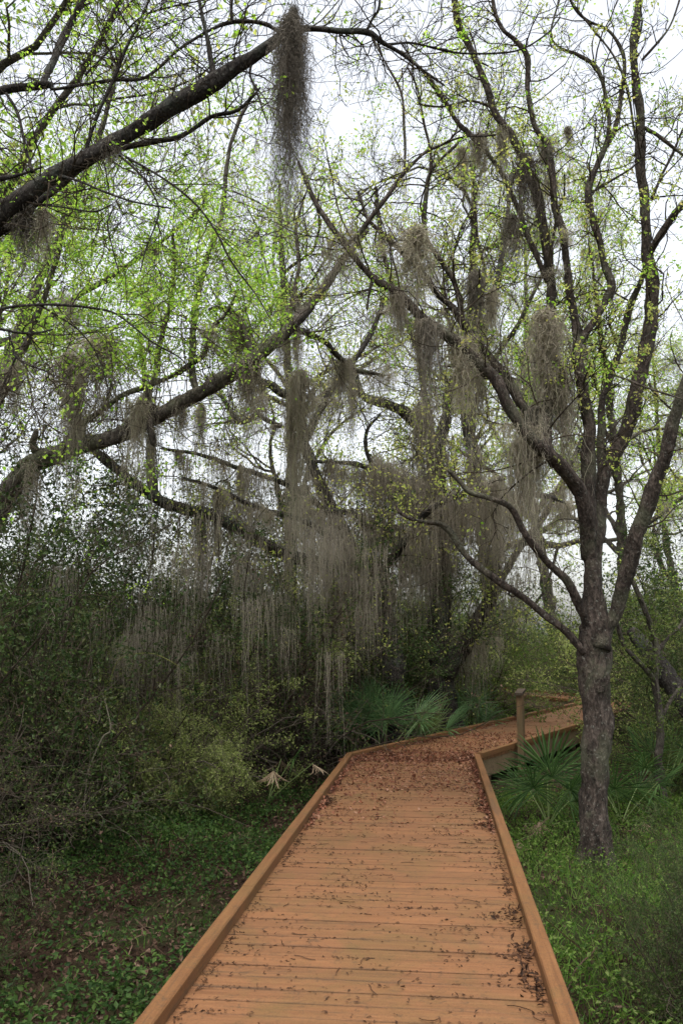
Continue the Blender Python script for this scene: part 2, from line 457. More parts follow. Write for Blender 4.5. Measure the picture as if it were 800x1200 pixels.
# ------------------------------------------------------------------ ground
def axis(lo, hi, near, step):
    a = list(np.arange(-near, near + 1e-6, step)); s = step; x = near
    while x < hi: s *= 1.35; x += s; a.append(x)
    s = step; x = -near
    while x > lo: s *= 1.35; x -= s; a.insert(0, x)
    return np.array(a)
gx = axis(-300, 300, 12, 0.3); gy = axis(-300, 400, 22, 0.36)
X, Y_ = np.meshgrid(gx, gy)
Z = ground_z(X, Y_) + R.normal(0, 0.012, X.shape)
nx = len(gx)
gi = (np.arange(len(gy) - 1)[:, None] * nx + np.arange(nx - 1)[None])
gF = np.stack([gi, gi + 1, gi + nx + 1, gi + nx], -1).reshape(-1, 4)
tag(link("ground", mesh_np("ground", np.stack([X, Y_, Z], -1), gF, True), M['ground']),
    "dark forest floor of soil and leaf litter under the trees", "ground", kind="structure")

# ------------------------------------------------------------------ boardwalk
KH = 0.072                                   # top of the kerb rail above the planks
L0, L1 = onz(155, 1200, KH)[:2], onz(406, 882, KH)[:2]
R0, R1 = onz(680, 1200, KH)[:2], onz(562, 883, KH)[:2]
d1 = norm(L1 - L0); L0 = L1 - d1 * (np.linalg.norm(L1 - L0) + 4.5)
d1r = norm(R1 - R0); R0 = R1 - d1r * (np.linalg.norm(R1 - R0) + 4.5)
L2 = onz(684, 820.5, KH)[:2]
d2 = norm(L2 - L1)
n2 = np.array([d2[1], -d2[0]])
W2 = 1.66
R2 = R1 + d2 * 9.6
L2 = L1 + d2 * (np.dot(L2 - L1, d2))
# third span turns back to the left beyond the end of the second
d3 = norm(np.array([-0.42, 0.92])); n3 = np.array([d3[1], -d3[0]])
def cross_pt(p, d, q, e):
    A = np.array([[d[0], -e[0]], [d[1], -e[1]]]); s = np.linalg.solve(A, q - p); return p + d * s[0]
R2 = cross_pt(R1, d2, L2 + n3 * 1.75, d3)
L3 = L2 + d3 * 7.5; R3 = L2 + n3 * 1.75 + d3 * 7.5

def clip_poly(poly, a, b):
    """keep the part of the polygon left of the line a->b"""
    out = []; n = len(poly); e = b - a
    side = [e[0] * (p[1] - a[1]) - e[1] * (p[0] - a[0]) for p in poly]
    for i in range(n):
        p, q = poly[i], poly[(i + 1) % n]; s, t = side[i], side[(i + 1) % n]
        if s >= 0: out.append(p)
        if (s > 0 and t < 0) or (s < 0 and t > 0): out.append(p + (q - p) * (s / (s - t)))
    return out

boardwalk_acc = Acc()
def box_between(a, b, width, z0, z1, off=0.0):
    """bar from a to b (2-d), returns verts and faces"""
    d = norm(b - a); n = np.array([d[1], -d[0]])
    c = [a + n * (off - width / 2), a + n * (off + width / 2), b + n * (off + width / 2), b + n * (off - width / 2)]
    V = [(*p, z0) for p in c] + [(*p, z1) for p in c]
    F = [(3, 2, 1, 0), (4, 5, 6, 7), (0, 1, 5, 4), (1, 2, 6, 5), (2, 3, 7, 6), (3, 0, 4, 7)]
    return np.array(V), np.array(F)
for (la, lb, ra, rb) in ((L0, L1, R0, R1), (L1, L2, R1, R2), (L2, L3, R2, R3)):
    for t in (0.06, 0.5, 0.94):
        boardwalk_acc.add(*box_between(la + (ra - la) * t, lb + (rb - lb) * t, 0.045, -0.26, -0.043))
    L = np.linalg.norm(lb - la); k = int(L / 2.2)
    for i in range(k + 1):
        for t in (0.08, 0.92):
            f = (i + 0.3) / (k + 0.7)
            p = la + (lb - la) * f; q = ra + (rb - ra) * f; c = p + (q - p) * t
            boardwalk_acc.add(*box_between(c - [0.045, 0], c + [0.045, 0], 0.09, -0.8, -0.262))
boardwalk = tag(link("boardwalk", boardwalk_acc.mesh("boardwalk_frame"), M['joist']),
                "orange brown plank boardwalk bending right through the woods", "boardwalk", kind="structure")

def prism(poly, z0, z1, bev=0.004):
    """plank: closed prism with a softened top edge"""
    P = np.array(poly); n = len(P); c = P.mean(0)
    d = c - P; dist = np.linalg.norm(d, axis=1, keepdims=True) + 1e-9
    inner = P.copy()
    e = norm(np.roll(P, -1, 0) - P); e0 = np.roll(e, 1, 0)
    nin = np.stack([-e[:, 1], e[:, 0]], 1); nin0 = np.stack([-e0[:, 1], e0[:, 0]], 1)
    area = 0.5 * np.sum(P[:, 0] * np.roll(P[:, 1], -1) - np.roll(P[:, 0], -1) * P[:, 1])
    sg = 1 if area > 0 else -1
    bis = norm(nin + nin0); k = bev / np.clip((bis * nin).sum(1, keepdims=True), 0.3, 1)
    inner = P + sg * bis * k
    V = [(*p, z0) for p in P] + [(*p, z1 - bev) for p in P] + [(*p, z1) for p in inner]
    Q = []
    for r in (0, 1):
        for i in range(n):
            j = (i + 1) % n; Q.append((r * n + i, r * n + j, (r + 1) * n + j, (r + 1) * n + i))
    me = bpy.data.meshes.new("plank")
    me.from_pydata(V, [], Q + [tuple(range(2 * n, 3 * n)), tuple(range(n - 1, -1, -1))])
    me.update(); return me

BW = 0.1415
plank_shared = {}
def planks(la, lb, ra, rb, dirn, cutA=None, cutB=None, over=0.0):
    """rows of planks square to dirn between two edges, clipped by the lines cutA / cutB"""
    nrm = np.array([dirn[1], -dirn[0]])
    o = la
    def sp(p): return np.dot(p - o, dirn), np.dot(p - o, nrm)
    smin = min(sp(la)[0], sp(ra)[0]); smax = max(sp(lb)[0], sp(rb)[0])
    k0 = int(math.floor(smin / BW)); k1 = int(math.ceil(smax / BW))
    for k in range(k0, k1):
        s0, s1 = k * BW + 0.003, (k + 1) * BW - 0.003
        sk = random.uniform(-0.0012, 0.0012)
        def edge(s, a, b):
            A, B = sp(a), sp(b); t = (s - A[0]) / (B[0] - A[0]); return A[1] + (B[1] - A[1]) * t
        a0, a1 = edge(s0, la, lb) + 0.01, edge(s1, la, lb) + 0.01
        b0, b1 = edge(s0, ra, rb) - 0.01, edge(s1, ra, rb) - 0.01
        poly = [o + dirn * (s0 + sk) + nrm * a0, o + dirn * s1 + nrm * a1, o + dirn * (s1 + sk) + nrm * b1, o + dirn * s0 + nrm * b0]
        poly = poly[::-1]
        nfull = len(poly); orig = [p.copy() for p in poly]
        for cut in (cutA, cutB):
            if cut is not None and len(poly) >= 3: poly = clip_poly(poly, cut[0], cut[1])
        if len(poly) < 3: continue
        P = np.array(poly); area = abs(0.5 * np.sum(P[:, 0] * np.roll(P[:, 1], -1) - np.roll(P[:, 0], -1) * P[:, 1]))
        if area < 0.01: continue
        c = P.mean(0)
        Rm = np.array([[nrm[0], nrm[1]], [dirn[0], dirn[1]]])
        loc = (P - c) @ Rm.T
        full = len(poly) == 4 and all(np.allclose(p, q) for p, q in zip(poly, orig))
        key = (round(float(dirn[0]), 3), full)
        me = prism(list(loc), -0.038, 0.0, 0.002)
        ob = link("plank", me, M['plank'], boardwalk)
        ob.location = (c[0], c[1], random.uniform(-0.003, 0.0015))
        ob.rotation_euler = (random.uniform(-0.003, 0.003), random.uniform(-0.0015, 0.0015), math.atan2(nrm[1], nrm[0]))
dm = norm(d1 + d1r)
planks(L0, L1, R0, R1, dm, None, (R1, L1))
cut2 = (L1, R1)
planks(L1, L2, R1, R2, d2, cut2, (R2, L2))
planks(L2, L3, R2, R3, d3, (L2, R2), None)

def kerb(a, b, inward, za=0.0, ea=0.0, eb=0.0, label=None):
    """kerb rail: a timber on short blocks along the deck edge; a->b is its outer edge"""
    d = norm(b - a); n = inward
    a = a - d * ea; b = b + d * eb
    L = np.linalg.norm(b - a); seg = 3.66; k = max(1, int(round(L / seg)))
    yaw = math.atan2(d[1], d[0]); w = 0.080
    for i in range(k):
        p = a + d * (L * i / k + (0.0015 if i else 0)); q = a + d * (L * (i + 1) / k - 0.0015)
        ln = np.linalg.norm(q - p); c = (p + q) / 2 + n * (w / 2)
        m = []
        nseg = 14; ys = np.linspace(-ln / 2, ln / 2, nseg)
        bev = 0.007; prof = [(-w/2, 0.0), (-w/2, 0.0), (w/2, 0.0), (w/2, KH - bev), (w/2 - bev, KH), (-w/2 + bev, KH), (-w/2, KH - bev)]
        prof = [(-w/2, 0.001), (w/2, 0.001), (w/2, KH - bev), (w/2 - bev, KH), (-w/2 + bev, KH), (-w/2, KH - bev)]
        V = []
        for y in ys:
            jx, jz = random.uniform(-0.0012, 0.0012), random.uniform(-0.001, 0.001)
            for (px, pz) in prof: V.append((y, px + jx, pz + (jz if pz > 0.01 else 0)))
        F = []
        np_ = len(prof)
        for s in range(nseg - 1):
            for t in range(np_): F.append((s*np_+t, s*np_+(t+1)%np_, (s+1)*np_+(t+1)%np_, (s+1)*np_+t))
        F += [tuple(range(np_ - 1, -1, -1)), tuple(range((nseg-1)*np_, nseg*np_))]
        me = bpy.data.meshes.new("kerb_rail"); me.from_pydata(V, [], F); me.update()
        o = link("kerb_rail", me, M['kerb'], boardwalk); o.location = (c[0], c[1], 0.0); o.rotation_euler = (0, 0, yaw)
    # fascia board under the deck edge
    V, F = box_between(a + n * 0.035, b + n * 0.035, 0.038, -0.27, -0.041)
    o = link("fascia_board", mesh_np("fascia_board", V, F), M['joist'], boardwalk)
n1 = np.array([dm[1], -dm[0]])
kerb(L0, L1, n1, eb=0.02); kerb(R0, R1, -n1, eb=-0.02)
kerb(L1, L2, n2, ea=-0.03); kerb(R1, R2, -n2, ea=-0.09)
kerb(L2, L3, n3, ea=-0.02); kerb(R2, R3, -n3, ea=-0.02)

# wooden post on the right edge of the second span
pb = onz(612, 871, KH)[:2] - n2 * 0.02
post = empty("wooden_post", (pb[0], pb[1], 0.0), "short square wooden post with a dark cap at the boardwalk's right edge", "post")
post.rotation_euler = (0, 0, math.atan2(d2[1], d2[0]))
V, F = box_between(np.array([-0.046, 0]), np.array([0.046, 0]), 0.092, -0.55, 0.78)
V[4:, 2] += np.array([0.0, 0.02, 0.02, 0.0])
V = V + n2[0] * 0
o = link("shaft", mesh_np("post_shaft", V, F), M['post'], post)
a = Acc(); a.add(*box_between(np.array([-0.075, 0]), np.array([0.10, 0]), 0.12, 0.802, 0.837)); m_ = a.mesh("post_cap")
for v in m_.vertices: v.co.z += v.co.x * 0.35
M['cap'] = wood_mat("cap_wood", (0.02, 0.014, 0.01), (0.04, 0.03, 0.02), (0.07, 0.05, 0.035), gr=0.3)
link("post_cap", m_, M['cap'], post)
for x in (-0.052, 0.052): link("bolt", Acc().add(*box_between(np.array([x - 0.006, 0]), np.array([x + 0.006, 0]), 0.02, 0.05, 0.07)).mesh("bolt"), M['cap'], post)

def inside_deck(x, y, m=0.0):
    """True where a point lies over the boardwalk"""
    res = np.zeros(np.shape(x), bool)
    for q in ([L0, L1, R1, R0], [L1, L2, R2, R1], [L2, L3, R3, R2]):
        c = sum(q) / 4; ok = np.ones(np.shape(x), bool)
        for i in range(4):
            a, b = q[i], q[(i + 1) % 4]; e = norm(b - a)
            ok &= (e[0] * (y - a[1]) - e[1] * (x - a[0])) < m
        res |= ok
    return res

# ------------------------------------------------------------------ litter on the planks
def on_deck_pts(n, s_lo, s_hi, power, edge, rng, second=False):
    """random points along the first (or second) span; edge>0 pushes them to the rails"""
    la, lb, ra, rb = (L1, L2, R1, R2) if second else (L0, L1, R0, R1)
    Ltot = np.linalg.norm(lb - la)
    s = s_lo + (s_hi - s_lo) * rng.random(n) ** power
    t = rng.random(n)
    e = rng.random(n) < edge
    te = np.where(rng.random(n) < 0.6, 1 - np.abs(rng.normal(0, 0.05, n)), np.abs(rng.normal(0, 0.04, n)))
    t = np.where(e, te, t)
    t = np.clip(t, 0.065, 0.935)
    f = (s / Ltot)[:, None]
    return la + (lb - la) * f + ((ra + (rb - ra) * f) - (la + (lb - la) * f)) * t[:, None]
Ld = np.linalg.norm(L1 - L0)
def clumpy(P, rng, keep=0.5, sc=2.2):
    x, y = P[:, 0], P[:, 1]
    n = np.sin(x * sc * 1.9 + 1) * np.cos(y * sc) + 0.6 * np.sin(x * sc * 4.3 + y * sc * 3.1) + 0.4 * np.sin(y * sc * 7 - x * sc * 5)
    return P[(n + rng.normal(0, 0.5, len(x))) > (0.9 - 1.8 * keep)]
acc = Acc()
P = np.vstack([on_deck_pts(3900, Ld - 2.7, Ld + 0.6, 0.75, 0.25, R), clumpy(on_deck_pts(2200, Ld - 4.6, Ld - 2.2, 0.8, 0.6, R), R, 0.45),
               on_deck_pts(4200, -0.4, 3.6, 1.5, 0.15, R, True), clumpy(on_deck_pts(1500, 3, 9, 1.0, 0.6, R, True), R, 0.4)])
P3 = np.column_stack([P, 0.006 + np.abs(R.normal(0, 0.008, len(P)))])
acc.add(*leaves(P3, 0.043, R, 0.0, 0.5, 0.72))
tag(link("leaf_litter", acc.mesh("leaf_litter"), M['litter']), "dead reddish brown leaves scattered thickly over the bend of the boardwalk", "fallen leaves", kind="stuff")
acc = Acc()
P = np.vstack([clumpy(on_deck_pts(5200, 2.5, Ld - 2.0, 0.9, 0.22, R), R, 0.30, 3.1), on_deck_pts(350, 3.0, Ld - 1.5, 1.0, 1.0, R)])
P = np.vstack([P, P[R.integers(0, len(P), 1500)] + R.normal(0, 0.012, (1500, 2))])
sd = clumpy(on_deck_pts(420, 3.0, Ld - 1.0, 0.8, 0.15, R), R, 0.5)          # crumbs strung out along the seams
sd = np.repeat(sd, 13, 0); e_ = np.array([dm[1], -dm[0]])
sv = np.round(((sd - L0) @ dm) / BW) * BW - (sd - L0) @ dm
sd = sd + dm * (sv * R.uniform(0.6, 1.0, len(sd)) + R.normal(0, 0.008, len(sd)))[:, None] + e_ * R.normal(0, 0.11, (len(sd), 1))
P = np.vstack([P, sd])
P = P[inside_deck(P[:, 0], P[:, 1], -0.1)]
P3 = np.column_stack([P, np.full(len(P), 0.003)])
acc.add(*leaves(P3, 0.024, R, 0.0, 0.35, 0.8))
for k in range(8):                                    # mats of wet debris against the right rail
    s = R.uniform(4, Ld - 1.5); c = on_deck_pts(1, s, s + 0.01, 1, 1.0, R)[0]
    q = c + R.normal(0, 1, (90, 2)) * np.array([0.05, 0.09])
    q = q[inside_deck(q[:, 0], q[:, 1], -0.1)]
    acc.add(*leaves(np.column_stack([q, R.uniform(0.002, 0.02, len(q))]), 0.04, R, 0, 0.4, 0.6))
st = np.column_stack([on_deck_pts(160, 3.5, Ld - 1, 1, 0.4, R), np.full(160, 0.006)])
dd = R.normal(size=(160, 3)); dd[:, 2] = 0
pt = grow(st, dd, R.uniform(0.03, 0.14, 160), 5, 0.35, 0, R); pt[:, :, 2] = 0.005 + R.uniform(0, 0.003, (160, 1))
acc.add(*tubes(pt, np.full((160, 5), 0.0022), 3))
tag(link("plank_debris", acc.mesh("plank_debris"), M['crumb']), "dark crumbs, twigs and bits of bark lying on the near planks", "debris", kind="stuff")

# ------------------------------------------------------------------ trees traced from the photograph
HANG = []                # places moss can hang from: (x, y, z, which)
def build_tree(name, label, base, limbs, bark, seed, tw, lf, twig_mat, cat="tree", slim=1.0):
    """limbs: rows (u, v, depth, width in px); tw: twig counts; lf: list of (material, n, size)"""
    rng = np.random.default_rng(seed)
    root = empty(name, base, label, cat)
    bx = np.array(base)
    src_p, src_r, src_l = [], [], []
    for k, L in enumerate(limbs):
        P4 = []
        for (u, v, Y, w) in L['p']:
            q = at(u, v, Y); P4.append((*q, 0.5 * w * slim * Y / FPX))
        P4 = np.array(P4)
        if L.get('ground'):
            q = P4[0].copy(); r = q[3]
            q0 = q.copy(); q0[2] = ground_z(q[0], q[1]) - 0.12; q0[3] = r * 1.35
            q1 = q.copy(); q1[2] = ground_z(q[0], q[1]) + 0.10; q1[3] = r * 1.10
            q2 = q.copy(); q2[2] = ground_z(q[0], q[1]) + 0.42; q2[3] = r * 1.0
            P4 = np.vstack([q0, q1, q2, P4[P4[:, 2] > q2[2] + 0.1]])
        P4[:, :3] -= bx
        sides = 18 if P4[0, 3] > 0.12 else (12 if P4[0, 3] > 0.04 else 7)
        V, F, path, rad = limb_mesh(P4, sides, rng=rng, gnarl=L.get('g', 1.0), flare=bool(L.get('ground')))
        a = Acc(); a.add(V, F)
        nm = L.get('n', 'limb')
        for (kx, ky, kz, kr) in L.get('knots', []):
            pass
        o = link(nm, a.mesh(nm, True), bark, root)
        t0 = L.get('t0', 0.0)
        i0 = int(len(path) * t0)
        pp, rr_ = path[i0:], rad[i0:]
        if not L.get('bare'):
            # resample to fixed count chunks for spawning
            seglen = np.linalg.norm(np.diff(pp, axis=0), axis=1).sum()
            nchunk = max(1, int(seglen / 0.6))
            for c in range(nchunk):
                idx = np.linspace(len(pp) * c / nchunk, min(len(pp) - 1, len(pp) * (c + 1) / nchunk), 5)
                idx = np.clip(idx, 0, len(pp) - 1)
                src_p.append(np.stack([np.interp(idx, np.arange(len(pp)), pp[:, j]) for j in range(3)], 1))
                src_r.append(np.interp(idx, np.arange(len(pp)), rr_)); src_l.append(1.0 * L.get('w', 1.0))
        for i in range(i0, len(path), 2):
            HANG.append((*(path[i] + bx - np.array([0, 0, rad[i] * 0.5])), L.get('h', 1.0), rad[i]))
    sp_, sr, sl = np.array(src_p), np.array(src_r), np.array(src_l)
    sr = np.minimum(sr, tw.get('rmax', 0.03))
    acc = Acc()
    n1_, n2_, n3_ = tw['n']
    up = tw.get('up', 0.06); w = tw.get('wander', 0.28)
    p1, r1, l1 = spawn(sp_, sr, sl, n1_, 8, tw.get('len', 1.0), (35, 85), w, up, rng, 0.0, 0.55)
    p2, r2, l2 = spawn(p1, r1, l1, n2_, 6, 0.55, (25, 70), w, up * 0.7, rng, 0.2)
    p3, r3, l3 = spawn(p2, r2, l2, n3_, 5, 0.6, (25, 70), w, 0.03, rng, 0.2)
    acc.add(*tubes(p1, r1, 4)); acc.add(*tubes(p2, r2, 3)); acc.add(*tubes(p3, np.maximum(r3, tw.get('rmin', 0.0016)), 3))
    o = link("twigs", acc.mesh("twigs"), twig_mat, root); o['kind'] = 'stuff'
    for (mt, n, size, clump, spread) in lf:
        # leaves come in tufts at twig ends
        both = np.concatenate([p3[:, 2:].reshape(-1, 3), p2[:, 3:].reshape(-1, 3)])
        nc = max(1, n // clump)
        c = both[rng.integers(0, len(both), nc)]
        if tw.get('zone'):
            u, v = proj(c + bx); z = tw['zone']
            ok = tw['zone'](u, v, rng)
            c = c[ok]
        pts = np.repeat(c, clump, 0) + rng.normal(0, spread, (len(c) * clump, 3))
        o = link("crown", (lambda A: A.mesh("crown"))(Acc().add(*leaves(pts, size, rng, 0.4, 0.55, 0.35))), M[mt], root)
        o['kind'] = 'stuff'
    sub = p1[rng.random(len(p1)) < 0.5]
    for q in sub: HANG.append((*(q[3] + bx), tw.get('h', 1.0), 0.003))
    return root

def lim(*pts, **kw):
    d = dict(p=[tuple(p) for p in pts]); d.update(kw); return d

# --- the forked tree right of the boardwalk
YA = 8.35
A_l = [
 lim((697,995,8.35,38),(697,930,8.35,37),(698,860,8.35,37),(697,800,8.35,38),(697,765,8.35,43),(696,735,8.35,41),(694,700,8.35,26),(691,650,8.35,20),(690,600,8.35,19),(688,545,8.4,18),(690,500,8.4,17),(683,455,8.4,16),(675,420,8.45,15),(676,398,8.5,12), n='trunk', ground=True, t0=0.6, h=0.4),
 lim((702,760,8.3,32),(709,735,8.3,24),(720,722,8.25,19),(727,692,8.2,20),(737,657,8.1,21),(750,615,8.0,20),(766,570,7.9,20),(781,524,7.8,19),(792,480,7.7,17),(803,450,7.65,15),(822,390,7.6,13),(840,300,7.5,11), t0=0.3, h=0.1),
 lim((694,700,8.35,24),(697,640,8.45,20),(702,590,8.6,20),(708,556,8.65,21),(722,525,8.7,22),(738,490,8.7,21),(749,445,8.7,20),(757,405,8.7,19),(763,360,8.7,18),(763,320,8.7,19),(757,290,8.7,16),(755,250,8.7,14),(751,200,8.7,14),(749,140,8.7,13),(744,90,8.7,12),(743,40,8.7,12),(749,-10,8.7,11),(755,-80,8.7,9), t0=0.3, h=0.1),
 lim((758,300,8.7,12),(768,284,8.6,11),(785,258,8.5,9),(802,238,8.4,8),(840,200,8.3,7), h=0.1),
 lim((706,560,8.65,14),(703,510,8.8,11),(706,470,8.9,10),(716,438,9.0,9),(728,398,9.1,9),(738,360,9.1,9),(750,333,9.0,8),(757,300,8.9,6), h=0.2),
 lim((676,402,8.5,12),(671,360,8.5,12),(665,320,8.5,11),(660,285,8.5,11),(650,240,8.5,10),(647,200,8.5,9),(640,172,8.5,8),(625,145,8.5,7),(619,110,8.5,8),(617,66,8.5,9),(603,48,8.5,7),(588,35,8.5,6),(578,5,8.5,5),(572,-40,8.5,4), h=0.7),
 lim((676,405,8.5,12),(690,384,8.5,11),(706,358,8.5,11),(716,336,8.5,12),(709,310,8.5,10),(702,284,8.5,9),(691,248,8.5,9),(688,226,8.5,11),(698,198,8.5,8),(711,168,8.5,9),(712,140,8.5,6),(708,105,8.5,6),(697,78,8.5,6),(676,64,8.5,5),(655,56,8.5,3),(645,42,8.5,3),(648,22,8.5,3),(657,-5,8.5,3), h=0.1),
 lim((711,170,8.5,9),(722,145,8.6,7),(728,110,8.6,6),(731,85,8.6,6),(727,58,8.6,5),(712,36,8.6,4),(690,25,8.6,4),(672,8,8.6,4),(660,-20,8.6,3), h=0.1),
 lim((692,226,8.5,4),(715,212,8.5,3.5),(735,200,8.5,3),(748,190,8.5,3), h=0.1),
 lim((751,190,8.7,5),(742,150,8.7,4),(732,95,8.6,4),(715,60,8.6,3),(690,30,8.6,3),(668,0,8.6,3), h=0.0),
 lim((755,150,8.7,6),(772,160,8.6,5),(800,182,8.5,4),(830,200,8.5,3), h=0.0),
 lim((752,70,8.7,4),(770,50,8.6,4),(785,30,8.6,3),(795,0,8.6,3), h=0.0),
 lim((762,235,8.7,6),(775,205,8.6,4),(790,175,8.6,4),(800,150,8.6,3), h=0.0),
 # limbs arching over the deck to the left
 lim((690,655,8.35,20),(686,605,8.2,20),(676,572,8.1,20),(655,545,8.0,21),(632,522,7.9,19),(612,503,7.85,17),(597,478,7.8,16),(580,446,7.8,15),(552,417,7.8,15),(522,391,7.8,15),(490,369,7.8,15),(470,347,7.8,12),(441,329,7.8,11),(424,311,7.8,9),(405,286,7.8,8),(386,263,7.8,8),(370,240,7.8,7),(360,215,7.8,6),(350,190,7.8,5), h=1.6, t0=0.2),
 lim((650,545,8.0,16),(636,515,8.1,15),(622,490,8.2,15),(607,466,8.25,15),(590,441,8.3,14),(573,420,8.3,14),(556,400,8.3,13),(541,376,8.3,12),(527,358,8.3,10),(512,343,8.3,9),(500,327,8.3,8),(466,291,8.3,7),(445,270,8.3,6),(430,255,8.3,5),(420,225,8.3,4), h=2.0),
 lim((541,376,8.3,10),(537,350,8.35,8),(528,322,8.4,8),(512,298,8.4,8),(499,280,8.4,8),(496,250,8.4,7),(501,215,8.4,7),(505,198,8.4,6),(503,170,8.4,4),(495,140,8.4,4),(489,105,8.4,3),(478,80,8.4,3), h=0.3),
 lim((504,200,8.4,5),(518,185,8.4,4),(532,172,8.4,4),(545,160,8.4,3),(580,158,8.4,3), h=0.2),
 lim((404,288,7.8,7),(418,276,7.8,7),(434,256,7.8,7),(452,232,7.8,6),(474,202,7.8,6),(497,179,7.8,5),(516,170,7.8,4),(540,161,7.8,3),(570,160,7.8,3), h=0.3),
 lim((474,202,7.8,4),(474,160,7.8,4),(470,110,7.8,4),(452,75,7.8,3),(436,45,7.8,3), h=0.1),
 lim((436,330,7.8,5),(432,345,7.8,4),(430,362,7.8,3),h=0.1),
 lim((638,520,8.1,18),(640,490,8.3,16),(645,450,8.5,15),(646,400,8.6,15),(645,350,8.6,14),(642,300,8.6,14),(636,260,8.6,13),(628,228,8.6,13),(614,190,8.6,12),(600,160,8.6,12),(580,133,8.6,11),(572,110,8.6,10),(561,80,8.6,9),(549,52,8.6,9),(538,30,8.6,11),(531,0,8.6,8),(526,-50,8.6,6), h=1.8),
 lim((641,330,8.6,9),(622,285,8.6,8),(602,235,8.6,7),(581,193,8.6,7),(556,163,8.6,7),(536,143,8.6,8),(519,117,8.6,7),(502,92,8.6,6),(490,78,8.6,5),(470,60,8.6,4), h=1.2),
 lim((575,125,8.6,4),(550,118,8.5,3),(520,125,8.5,3),(490,122,8.5,3), h=0),
 lim((620,500,8.1,20),(624,484,8.05,16),(628,478,8.0,8),bare=True,h=0),
 lim((688,735,8.3,14),(677,706,8.2,12),(662,677,8.1,11),(640,657,8.0,9),(617,630,7.9,9),(600,600,7.85,9),(590,590,7.8,8),(570,582,7.8,7),(550,576,7.8,8),(537,562,7.8,7),(526,551,7.8,5), h=0.12, bare=False, w=0.3),
 lim((684,765,8.3,12),(660,738,8.3,10),(628,714,8.3,10),(602,692,8.3,9),(567,669,8.3,9),(541,645,8.3,8),(520,617,8.3,8),(500,612,8.3,6),(482,609,8.3,5),(468,600,8.3,5),(464,592,8.3,3), h=0.12, w=0.4),
 lim((760,450,8.7,4),(775,470,8.5,3),(800,490,8.3,3), h=0),
 lim((690,430,8.4,4),(720,440,8.0,3),(760,455,7.7,3),(800,468,7.5,2), h=0),
]
tA = build_tree("forked_tree", "brown many stemmed tree on the right with its trunk beside the boardwalk rail", tuple(onz(697, 990, GZ)[:2]) + (GZ,), A_l, M['barkA'], 11,
    dict(n=(330, 1200, 2300), len=1.0, up=0.05, wander=0.28, rmax=0.018, rmin=0.0032, h=0.5), [('leaf_spring', 3600, 0.042, 9, 0.05), ('leaf_pale', 11000, 0.038, 14, 0.045)], M['twig'], slim=0.86)
# burr on the trunk
def burr(root, u, v, Y, r):
    p = at(u, v, Y)
    import bmesh
    bm = bmesh.new(); bmesh.ops.create_icosphere(bm, subdivisions=3, radius=r)
    for w in bm.verts:
        n = w.co.normalized(); f = 1 + 0.18 * math.sin(n.x * 9) * math.cos(n.z * 8)
        if n.y < -0.75: f *= 0.55
        w.co = w.co * f; w.co.x *= 0.9; w.co.z *= 0.8
    me = bpy.data.meshes.new("burr"); bm.to_mesh(me); bm.free()
    for q in me.polygons: q.use_smooth = True
    o = link("burr", me, M['barkA'], root); o.location = Vector(p) - root.location
burr(tA, 702, 808, YA - 0.125, 0.045)

